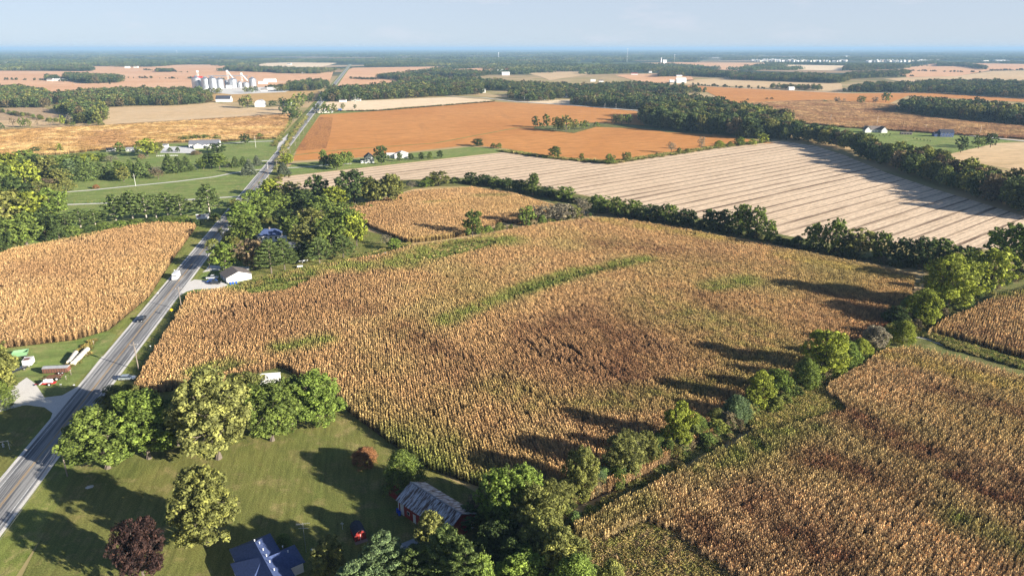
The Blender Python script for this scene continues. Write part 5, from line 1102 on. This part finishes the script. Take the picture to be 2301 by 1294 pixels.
# ---------------- power poles along the highway
s1, t1 = road_st(G(152,1070)); s2, t2 = road_st(G(312,832)); s3, t3 = road_st(G(409,697))
def pole(p, label, H_=10.3, transformer=False, arm=2.4, az=RAZ, group='utility poles along the highway', pale=False):
    q = empty('utility_pole', (*p,0), az); tag(q, label, 'utility pole', group)
    MB().tube([(0,0,0),(0,0,H_)],[.19,.12],8).build('pole','weathered_wood',q); ca = MB().box(-.06,-arm/2,H_-1.15,.06,arm/2,H_-1.0).build('crossarm','weathered_wood',q)
    for y in (-arm/2+.12,-arm/6,arm/2-.12): MB().cyl((0,y),.06,H_-1.0,H_-.8,6).build('insulator','white_trim',ca)
    if transformer: MB().cyl((.32,0),.26,H_-3.2,H_-2.2,10).build('transformer','steel',q)
    return q
plist = [(s1,t1),(s2,t2),(s3,t3)]; ds = s3-s2
while plist[-1][0] < 1650: plist.append((plist[-1][0]+ds, (t3+t2)/2-.0))
plist.insert(0,(s1-(s2-s1),t1))
names = ['nearest']+ORD[1:]
k = 0
for i,(s,tt) in enumerate(plist):
    if i == 0: pole(RP(s,tt), 'utility pole at the highway just below the picture edge', transformer=True); continue
    if i > 22: break
    lab = 'nearest wooden utility pole, tall beside the lower left lawn' if i == 1 else f'{ORD[i-1]} utility pole along the highway counting away from the nearest one'
    pole(RP(s,tt), lab, transformer=i in (1,2,5))
wr = MB()
for off,dz in ((-1.08,-.8),(-.4,-.8),(1.08,-.8),(0.1,-3.4)):
    for (sa,ta),(sb,tb) in zip(plist[:22],plist[1:23]):
        pts = []
        for j in range(7):
            f = j/6; P_ = np.array(RP(sa+(sb-sa)*f, ta+(tb-ta)*f - off)); pts.append((P_[0],P_[1],10.3+dz-4*f*(1-f)*1.0))
        wr.tube(pts,.028,3,False)
tag(wr.build('power_lines','wire'), 'four slack power lines strung between the highway utility poles', 'power line')
for i,(x,yb,yt,lb) in enumerate(((122,530,492,'pale utility pole at the wood corner beside the left corn field'),(305,418,391,'pale utility pole beside the long lane left of the highway'),(602,381,365,'short pale pole at the lane by the spruces'),
   (1384,245,233,'pale pole in front of the dark wood on the county road'),(1359,244,233,'thin pole left of the pale pole at the dark wood'),(1508,250,234,'bright pole at the right end of the dark county road wood'),(1569,255,238,'white pole among the trees beyond the orange field'),
   (1178,229,216,'pole beside the houses on the county road'),(1010,216,203,'pole at the corner of the pale field'),(799,232,213,'pole beside the farm at the end of the pale field'),(722,232,218,'pole by the highway junction far off'),
   (1866,273,258,'left pole by the county road near the two houses'),(1970,283,262,'pole behind the brown roofed house'),(2202,301,282,'rightmost pole by the county road behind the lawn'),(2080,290,280,'pole left of the blue grey house'),(575,332,306,'thin flagpole-like pole beside the ranch lane'))):
    p = G(x,yb); hh = h_at(p[1],yt); q = empty('utility_pole', (*p,0), .3); tag(q, lb, 'utility pole', 'pale poles over the farmland')
    MB().tube([(0,0,0),(0,0,hh)],[.15,.10],6).build('pole','white_boards',q); MB().box(-1.1,-.1,hh-1.4,1.1,.1,hh-1.15).build('crossarm','weathered_wood',q)
q = at((11,480),0,0,'utility_pole'); tag(q, 'pale pole standing in the wood at the left edge', 'utility pole'); MB().tube([(0,0,0),(0,0,9)],[.16,.10],6).build('pole','white_boards',q); MB().box(-1,-.06,8,1,.06,8.2).build('crossarm','weathered_wood',q)
# saplings along the lower lane
for i,x in enumerate((128,146,168,199,207,226,234)):
    tree(G(x,458.5), 2.6, 1.1, 'bare', 'yel', f'thin yellow sapling, {ORD[i]}{" from the left" if i else ""} along the lower lane', 'saplings along the lower lane')
# ------------------------------------------------------------------ farmsteads and far buildings
def simple_house(px, w, d, eave, ridge, rz, wall, roof, label, name='house', cat='house', axis='x', extra=True, hip=0, over=.4):
    q = at(px, 0, math.radians(rz), name); tag(q, label, cat); gable(q, 0, 0, w, d, eave, ridge, wall, roof, axis=axis, hip=hip, over=over)
    if extra:
        n = max(1, int(w/3.2))
        for i in range(n): window(q,'y',.8+i*w/n,.8+i*w/n+min(1.2,w/n*.4),1.0,2.2,0,-1)
    return q
# ranch house with cross wings
q = simple_house((425,333), 30, 14, 3.6, 7.2, 14, 'white_siding', 'grey_metal', 'long ranch building with a grey metal roof beside a white gravel yard', 'ranch_house')
gable(q, 6, -7, 15, 0, 3.2, 5.4, 'white_siding', 'grey_metal', axis='y', rname='wing_roof', wname='wing_wall'); gable(q, 18, -9, 28, 0, 3.0, 5.2, 'white_siding', 'grey_metal', axis='y', rname='wing_roof', wname='wing_wall'); window(q,'y',20,22,1,2.2,-9,-1); window(q,'y',24,26,1,2.2,-9,-1)
simple_house((283,341), 13, 6, 3.0, 3.9, -6, 'white_siding', 'tarp_grey', 'white flat-roofed mobile home left of the big pale tree', 'mobile_home')
simple_house((239,341), 8, 5, 2.4, 3.4, 8, 'concrete', 'brown_shingle', 'small open shed with a brown roof on the pasture edge', 'shed', 'shed')
simple_house((366,331), 5, 4, 2.3, 3.1, 8, 'white_siding', 'grey_metal', 'tiny white outbuilding at the left end of the gravel yard', 'shed', 'shed')
f = empty('rail_fence', (*G(352,352),0), math.radians(5)); tag(f, 'white rail fence in front of the pale trees below the gravel yard', 'fence')
for i in range(12): MB().box(i*1.8,-.08,0,i*1.8+.16,.08,1.3).build('post','white_trim',f)
MB().box(0,-.1,1.0,19.9,-.04,1.2).build('rail','white_trim',f); MB().box(0,-.1,.5,19.9,-.04,.65).build('rail','white_trim',f)
# farmhouse lot
q = simple_house((820,367.5), 8.5, 12, 5.0, 8.2, 14, 'white_siding', 'dark_shingle', 'grey and white farmhouse with a dark roof on the green lot', 'farmhouse', axis='y')
MB().box(-3.5,1,-.05,0,9,2.8).build('porch','white_trim',q); MB().box(-3.9,.6,2.8,0,9.4,3.0).build('porch_roof','dark_shingle',q); [window(q,'y',1+3*i,2.2+3*i,3.6,4.7,0,-1) for i in range(2)]
simple_house((887,357), 12.5, 9, 4.2, 6.2, 6, 'white_boards', 'white_boards', 'white metal barn standing behind the farmhouse trees', 'white_barn', 'barn', axis='y', extra=False)
simple_house((869,356), 7.5, 7, 3.4, 4.6, 6, 'white_boards', 'white_boards', 'lower white annex at the left side of the white metal barn', 'annex', 'barn', axis='x', extra=False)
# other farm buildings
simple_house((485,230), 28, 14, 6, 12, 3, 'white_boards', 'dark_shingle', 'low barn with a black roof beside the wood and far corn strip', 'black_roofed_barn', 'barn', extra=False)
q = at((583,241),0,.1,'round_roof_barn'); tag(q,'white round-roofed barn beyond the grey tan field','barn')
pr = [(8*math.cos(a),4+8*math.sin(a)) for a in np.linspace(0,PI,11)]; MB().prism([(8,0)]+pr+[(-8,0)],0,18).build('wall','white_boards',q); r_ = MB()
for a_,c_ in zip(pr,pr[1:]): r_.quadthick((a_[0]*1.02,-.3,a_[1]+.1),(a_[0]*1.02,18.3,a_[1]+.1),(c_[0]*1.02,18.3,c_[1]+.1),(c_[0]*1.02,-.3,c_[1]+.1),.15)
r_.build('roof','tarp_grey',q)
simple_house((636,238), 14, 10, 4.5, 8, -10, 'white_siding', 'dark_shingle', 'dark roofed house among the trees left of the far highway', 'farmhouse')
simple_house((714,255), 9, 7, 4.0, 6.5, 30, 'cream', 'white_boards', 'small cream shed by the highway at the top of the orange field', 'shed', 'shed', axis='y', extra=False)
simple_house((728,254), 14, 8, 3.2, 5.5, 10, 'white_siding', 'white_boards', 'low white house at the top corner of the orange field', 'house')
simple_house((760,249), 5, 4, 2.8, 3.8, 0, 'blue_paint', 'silver_paint', 'tiny light blue shed at the end of the green strip', 'shed', 'shed', extra=False)
simple_house((788,227), 20, 9, 3.6, 5.5, 0, 'white_siding', 'white_boards', 'white buildings in front of the long wood by the pale field', 'farmhouse')
simple_house((762,230), 13, 8, 3.6, 5, 0, 'white_boards', 'brown_shingle', 'long low shed left of the white buildings by the long wood', 'shed', 'shed', extra=False)
q = simple_house((1945,298), 22, 10, 3.6, 7.5, -4, 'white_siding', 'brown_shingle', 'white house with a brown roof and gabled wings on the right lawn', 'house')
gable(q,-2,-3,5,5,3.6,7.6,'white_siding','brown_shingle',axis='y',rname='wing_roof',wname='wing_wall'); gable(q,17,-5,24,5,3.6,7.4,'white_siding','brown_shingle',axis='y',rname='wing_roof',wname='wing_wall')
q = simple_house((2112,308), 15, 9, 5.5, 8.5, -8, 'slate_shingle', 'dark_shingle', 'blue-grey two-storey house with white right gable on the right lawn', 'house')
panel(q,'gable_wall','white_siding','x',.1,8.9,0,5.4,15,.06); gable(q,-6,1,0,8,3.5,5.5,'slate_shingle','dark_shingle',rname='wing_roof',wname='wing_wall'); [window(q,'y',1+4*i,2.4+4*i,3.6,4.8,0,-1) for i in range(3)]
q = at((2024,303),0,-.15,'stable'); tag(q,'long low dark open shed on the lawn between the two houses','shed'); gable(q,0,0,13,3.5,2.2,3.0,'weathered_wood','brown_shingle',over=.2)
for i in range(4): panel(q,'opening_shade','black_rubber','y',.6+3.1*i,3.0+3.1*i,.2,1.9,0,-.03)  # black panels on the wall paint the shade inside the open bays
for i,(x,y) in enumerate(((2052,312),(2060,314),(2068,316),(2076,317),(2084,318),(2090,319),(1976,306),(1984,305),(1992,304),(2000,303),(1987,309),(1998,307))):
    tree(G(x,y), 2.0, 1.5, 'bush', 'dark', f"{ORD[i%6]} tiny dark shrub of the {'lower row' if i < 6 else 'upper cluster'} on the lawn between the houses", 'tiny shrubs on the right lawn '+('lower row' if i < 6 else 'upper cluster'))
for i,(x,y,w,d,e,r,wall,roof,lb) in enumerate((
 (1520,187,30,14,9,15,'white_boards','white_boards','big white barn on the tan field right of centre'),(1505,186,14,10,5,8,'white_boards','white_boards','small white barn left of the big white barn'),(1520,173,22,10,5,8,'white_boards','brown_shingle','low pale shed above the big white barn'),
 (1418,169,26,12,5,8,'white_boards','red_boards','white farm with a red roof before the brown field'),(1458,164,14,10,5,8,'white_boards','brown_shingle','pale house at the edge of the middle woods'),(1327,184,16,10,5,7,'white_boards','white_boards','white shed at the middle wood edge'),(1346,185,14,9,4,7,'white_siding','brown_shingle','white house right of the white shed at the wood edge'),
 (1206,227,12,9,4,7,'white_siding','white_boards','white house on the county road nearest the pale field'),(1218,225,10,8,4,6,'white_siding','tarp_grey','small white house next along the county road'),(1230,222,12,8,6,8,'white_siding','white_boards','white farmhouse among the county road trees'),(1264,220,13,10,4,8,'white_siding','dark_shingle','dark roofed white house behind the county road lawn'),
 (1080,209,11,9,6,9,'white_siding','white_boards','lone white house at the end of the long wood'),(1115,197,12,9,7,10,'white_boards','white_boards','white tower-like building at the middle fields'),(1150,203,50,12,4,6,'concrete','white_boards','long pale flat building in the middle distance'),
 (1118,165,26,14,10,14,'white_boards','white_boards','bright white farm building in the middle wooded land'),(1128,170,30,14,9,13,'white_boards','white_boards','bigger white building right below the bright one'),(1132,163,26,16,9,14,'cream','red_boards','red roofed barn in the middle wooded land'),(1160,157,30,12,6,9,'white_boards','white_boards','pale low building in the wooded land'),
 (1732,157,26,12,6,10,'white_siding','tarp_grey','lone white house before the striped suburb'),(1773,203,14,10,5,8,'white_boards','white_boards','white house with a row of trees right of the orange field'),(1972,206,28,12,5,8,'white_siding','tarp_grey','grey and white farm before the wide right wood'),(2030,205,14,9,4,7,'white_siding','cream','pale house at the edge of the wide right wood'),
 (2268,215,18,12,5,9,'white_siding','tarp_grey','white building at the far right wood edge'),(2150,185,34,14,5,8,'cream','cream','pale roofs in the clearing of the right wood'),(2222,186,20,12,5,8,'white_siding','white_boards','white roof in the right wood'),(105,183,20,12,5,9,'white_siding','brown_shingle','farmhouse beside the oblong wood'),(122,183,16,10,5,8,'white_siding','white_boards','white house by the oblong wood'),(135,182,28,10,4,6,'white_boards','white_boards','long white shed touching the oblong wood'),
 (280,154,24,12,6,10,'white_siding','white_boards','white farm buildings at the pink field edge'),(300,153,22,12,6,9,'white_siding','brown_shingle','brown roofed farm right of the white farm buildings'),(318,148,34,14,6,9,'white_boards','white_boards','long white barn at the wood edge on the left'),(494,160,20,10,5,8,'white_siding','white_boards','white house at the end of the straight dark wood'),
 (655,165,22,12,6,10,'white_siding','brown_shingle','farmhouse among the grove behind the bins'),(676,166,18,10,5,8,'white_siding','brown_shingle','house at the right end of the grove behind the bins'),(645,146,26,12,6,9,'white_siding','brown_shingle','house between the far pink fields'),(8,145,26,14,8,14,'white_boards','white_boards','white barn at the far left edge below the horizon'))):
    simple_house((x,y), w, d, e, r, random.uniform(-8,8), wall, roof, lb, 'farm_building', 'building', extra=False)
# grain elevator
BINS = [(444,199,170,21,'widest'),(464,200,172,17,''),(480,200,171,17,''),(496,199,174,16,''),(510,197,179,9,''),(525,198,175,19,''),(540,198,182,9,''),(553,197,184,15,''),(569,196,173,16,'')]
bl = ['leftmost and widest grain bin','second grain bin from the left','third grain bin from the left','fourth grain bin from the left','narrow dark grain bin in the middle of the row','wide grain bin right of the middle','narrow grain bin right of the wide middle one','low squat grain bin near the right end','tall rightmost grain bin']
for (x,yb,yt,w,_),lb in zip(BINS,bl):
    p = G(x,yb); hh = h_at(p[1],yt); r = w/2*depth(p[1],15)/FPX; q = empty('grain_bin',(*p,0),random.uniform(0,.5)); tag(q, lb+' of the silver grain elevator', 'grain bin', 'silver grain bins')
    MB().cyl((0,0),r,0,hh*.8,28).build('wall','galvanised',q,smooth=False); MB().tube([(0,0,hh*.8),(0,0,hh*.97),(0,0,hh)],[r*1.03,r*.16,r*.12],28).build('roof','galvanised',q); MB().box(-.4,-r-.6,0,.4,-r+.05,hh*.82).build('ladder','steel',q)
def lattice(q, H_, w0, w1, m, n=8):
    b_ = MB()
    for sx_ in (-1,1):
        for sy_ in (-1,1): b_.tube([(sx_*w0,sy_*w0,0),(sx_*w1,sy_*w1,H_)],max(.12,w0*.09),4)
    for i in range(n):
        z0,z1 = H_*i/n,H_*(i+1)/n; a_ = w0+(w1-w0)*i/n; c_ = w0+(w1-w0)*(i+1)/n
        for (x0_,y0_),(x1_,y1_) in (((-1,-1),(1,-1)),((1,-1),(1,1)),((1,1),(-1,1)),((-1,1),(-1,-1))): b_.tube([(x0_*a_,y0_*a_,z0),(x1_*c_,y1_*c_,z1)],max(.08,w0*.05),3)
    return b_.build('lattice',m,q)
for i,(x,yb,yt,lb) in enumerate(((449,199,161,'red and white elevator tower above the leftmost grain bin'),(515,198,160,'tall pale elevator tower in the middle of the bins'),(546,197,166,'smaller elevator tower near the right of the bins'))):
    p = G(x,yb); hh = h_at(p[1],yt); q = empty('elevator_tower',(*p,0),.2); tag(q, lb, 'tower', 'towers of the grain elevator'); lattice(q,hh,1.8,1.4,'white_trim'); MB().cb(0,0,hh,4.5,4.5,4).build('head','white_paint',q)
    if i == 0: MB().box(-13,-3,hh-16,11,3,hh-12.5).build('gallery','red_paint',q)
    else: MB().tube([(0,0,hh),(14,0,hh-19)],.8,6).build('chute','steel',q)
q = at((480,192),0,0,'conveyor_bridge'); tag(q,'long conveyor bridge running over the tops of the bins','conveyor'); 
p = G(470,196); hh = h_at(p[1],171); q.location = (*p,0); q.rotation_euler = (0,0,math.radians(8)); MB().box(0,0,hh-1.2,105,2.4,hh+.8).build('gallery','galvanised',q); [MB().box(x,.6,0,x+1.2,1.8,hh-1.2).build('support','steel',q) for x in (4,36,70,100)]
for i,(x,y,w,d,e,r,lb) in enumerate(((592,186,34,24,7,11,'white warehouse right of the grain bins'),(580,190,24,14,5,8,'low white shed between the bins and warehouse'),(488,199,16,10,5,7,'small office at the foot of the bins'),(508,199,12,9,6,8,'white block at the foot of the middle bins'),(600,202,30,12,4,6,'pale sheds along the grain yard road'),(586,206,16,9,4,6,'tan shed below the grain yard'))):
    simple_house((x,y),w,d,e,r,4,'white_boards','white_boards' if i != 5 else 'brown_shingle',lb,'elevator_building','building',extra=False)
# white silo and tank, masts and water towers
q = at((1485,144),0,0,'silo'); tag(q,'slim white silo beside a white house-shaped tank on the horizon fields','silo'); p = G(1485,143.5); hh = h_at(p[1],131); r=1.3*depth(p[1])/FPX; MB().cyl((0,0),r,0,hh,14).build('wall','white_paint',q); MB().tube([(0,0,hh),(0,0,hh+r)],[r,.3],14).build('dome','white_paint',q)
q = simple_house((1490,143.5), 8*depth(G(1490,143.5)[1])/FPX, 18, 16, 25, 0, 'white_paint', 'white_boards', 'tall white building right of the slim silo', 'mill_building', 'building', extra=False)
def wtower(x,yb,yt,w,lb):
    p = G(x,yb); hh = h_at(p[1],yt); r = w/2*depth(p[1])/FPX; q = empty('water_tower',(*p,0)); tag(q,lb,'water tower','distant water towers')
    MB().tube([(0,0,0),(0,0,hh*.1),(0,0,hh-2.2*r)],[r*.7,r*.3,r*.3],10).build('stem','white_paint',q); MB().tube([(0,0,hh-2.3*r),(0,0,hh-1.7*r),(0,0,hh-r),(0,0,hh-.3*r),(0,0,hh)],[r*.4,r*.85,r,r*.8,r*.1],14,True).build('bulb','white_paint',q)
wtower(1120,128,118.5,2.4,'pale water tower near the middle of the horizon'); wtower(547,114.5,111,2.4,'tiny white water tower above the grain bins'); wtower(2000,117,111.5,2.2,'white water tower right of the suburb'); wtower(1877,116,112,2,'left one of two tiny water towers above the suburb'); wtower(1914,117,112.5,2,'right one of two tiny water towers above the suburb'); wtower(398,121,114,1.6,'small pale tower on the left horizon'); wtower(2215,126,122,2,'small water tower far right')
for x,yb,yt,lb in ((1409,140,110,'tall thin radio mast standing right of centre on the horizon'),(1367,116,105.5,'faint very distant mast left of the tall radio mast'),(1515,140,124,'short radio mast left of the far white silo')):
    p = G(x,yb); hh = h_at(p[1],yt); q = empty('radio_mast',(*p,0)); tag(q,lb,'mast','radio masts'); w = .55*depth(p[1])/FPX; lattice(q,hh,w,w*.5,'white_trim',14); MB().cb(0,0,hh,w*2.2,w*2.2,w*3).build('top','white_paint',q)
# suburb houses: copied simple houses, too small to show parts
def tiny(w,d,e,r,nm):
    m = MB(); m.add([(0,0,0),(w,0,0),(w,d,0),(0,d,0),(0,0,e),(w,0,e),(w,d,e),(0,d,e),(0,d/2,r),(w,d/2,r)],[(3,2,1,0),(0,1,5,4),(2,3,7,6),(1,2,6,9,5),(3,0,4,8,7),(4,5,9,8),(6,7,8,9)]); return m.build(nm,'coloured_wall')
proto = tiny(15,10,6,10,'suburban_house'); rs = np.random.default_rng(5); first = True; k = 0
def put(pr_, x, y, col, label, cat, group, sc=1.0, name=None):
    global first
    o = pr_.copy(); COL.objects.link(o); p = G(x,y); o.location = (*p,.3); o.rotation_euler = (0,0,rs.uniform(-.6,.6)+(PI/2 if rs.uniform()<.5 else 0)); o.scale = (sc,sc,sc); o.color = (*col,1); tag(o,label,cat,group)
cols = [(.72,.70,.66),(.6,.55,.48),(.75,.74,.72),(.5,.42,.34),(.62,.6,.58),(.16,.15,.16),(.66,.60,.46)]
cn = ['white','tan','bright white','brown','grey','dark-roofed','cream']
rowsy = [(139.5,1700,1905,3.4,'front row'),(137.7,1690,1900,3.4,'second row'),(135.9,1715,1890,3.6,'third row'),(134.2,1720,1885,4.2,'back row'),(140,1945,2100,3.6,'near row of right estate'),(138,1955,2105,3.8,'rear row of right estate')]
for y,xa,xb,st,rn in rowsy:
    x = xa; cnt = {}
    while x < xb:
        c_ = int(rs.integers(0,7)); k_ = cnt.get(c_,0); cnt[c_] = k_+1
        where = rn if 'estate' in rn else f'{rn} of distant estate'
        put(proto, x, y+rs.normal(0,.35), cols[c_], f"tiny {cn[c_]} house, {ORD[k_]}{' from left' if k_ else ''} of its colour, {where}", 'house', f'estate houses, {rn}', 1.3); x += st*rs.uniform(.7,1.7)
bpy.data.objects.remove(proto)
long_ = tiny(120,40,12,13,'warehouse'); spots = [(1712,124),(1730,124.5),(1650,124),(1670,123),(1830,124.5),(1790,126),(1850,123),(1950,127),(1980,121),(2010,120),(2140,122),(2180,121),(1576,130),(1600,131),(950,127.5),(975,127.5),(1010,127.5),(1030,128),(1060,127.5),(885,112.5),(1010,114.5),(1035,115),(1155,118),(1310,114.5),(1390,126),(1340,127),(1360,126.5),(1180,131),(1200,131.5),(60,140),(80,139.5),(100,140),(150,137),(270,112),(100,117),(1130,124),(840,134),(720,139),(1640,112.5),(1540,118),(2080,124),(2240,125),(1880,130),(2060,127),(1900,128),(1925,129),(1760,130),(930,134),(860,141),(1045,137),(2270,138),(2235,138),(2210,138.5)]
scnt = {}
for i,(x,y) in enumerate(sorted(spots)):
    side = 'left' if x < 770 else ('middle' if x < 1450 else 'right'); k_ = scnt.get(side,0); scnt[side] = k_+1; put(long_, x, y, cols[rs.integers(0,5)], f"{ORD[k_]}{' from left' if k_ else ''} of the pale low buildings on the {side} horizon land", 'building', f'pale horizon buildings {side}', rs.uniform(.35,.75)*(1.6 if y < 120 else 1))
bpy.data.objects.remove(long_)
# ------------------------------------------------------------------ haze
hm = bpy.data.materials.new('haze'); hm.use_nodes = True; t = hm.node_tree
for n_ in list(t.nodes):
    if n_.type == 'BSDF_PRINCIPLED': t.nodes.remove(n_)
pv = t.nodes.new('ShaderNodeVolumePrincipled'); pv.inputs['Color'].default_value = (.40,.62,.86,1); pv.inputs['Density'].default_value = HAZE
pv.inputs['Anisotropy'].default_value = 0.0
t.links.new(pv.outputs[0], t.nodes['Material Output'].inputs['Volume'])
hz = MB().box(-64000,-64000,-1,64000,64000,130).build('haze', hm); tag(hz, kind='stuff')
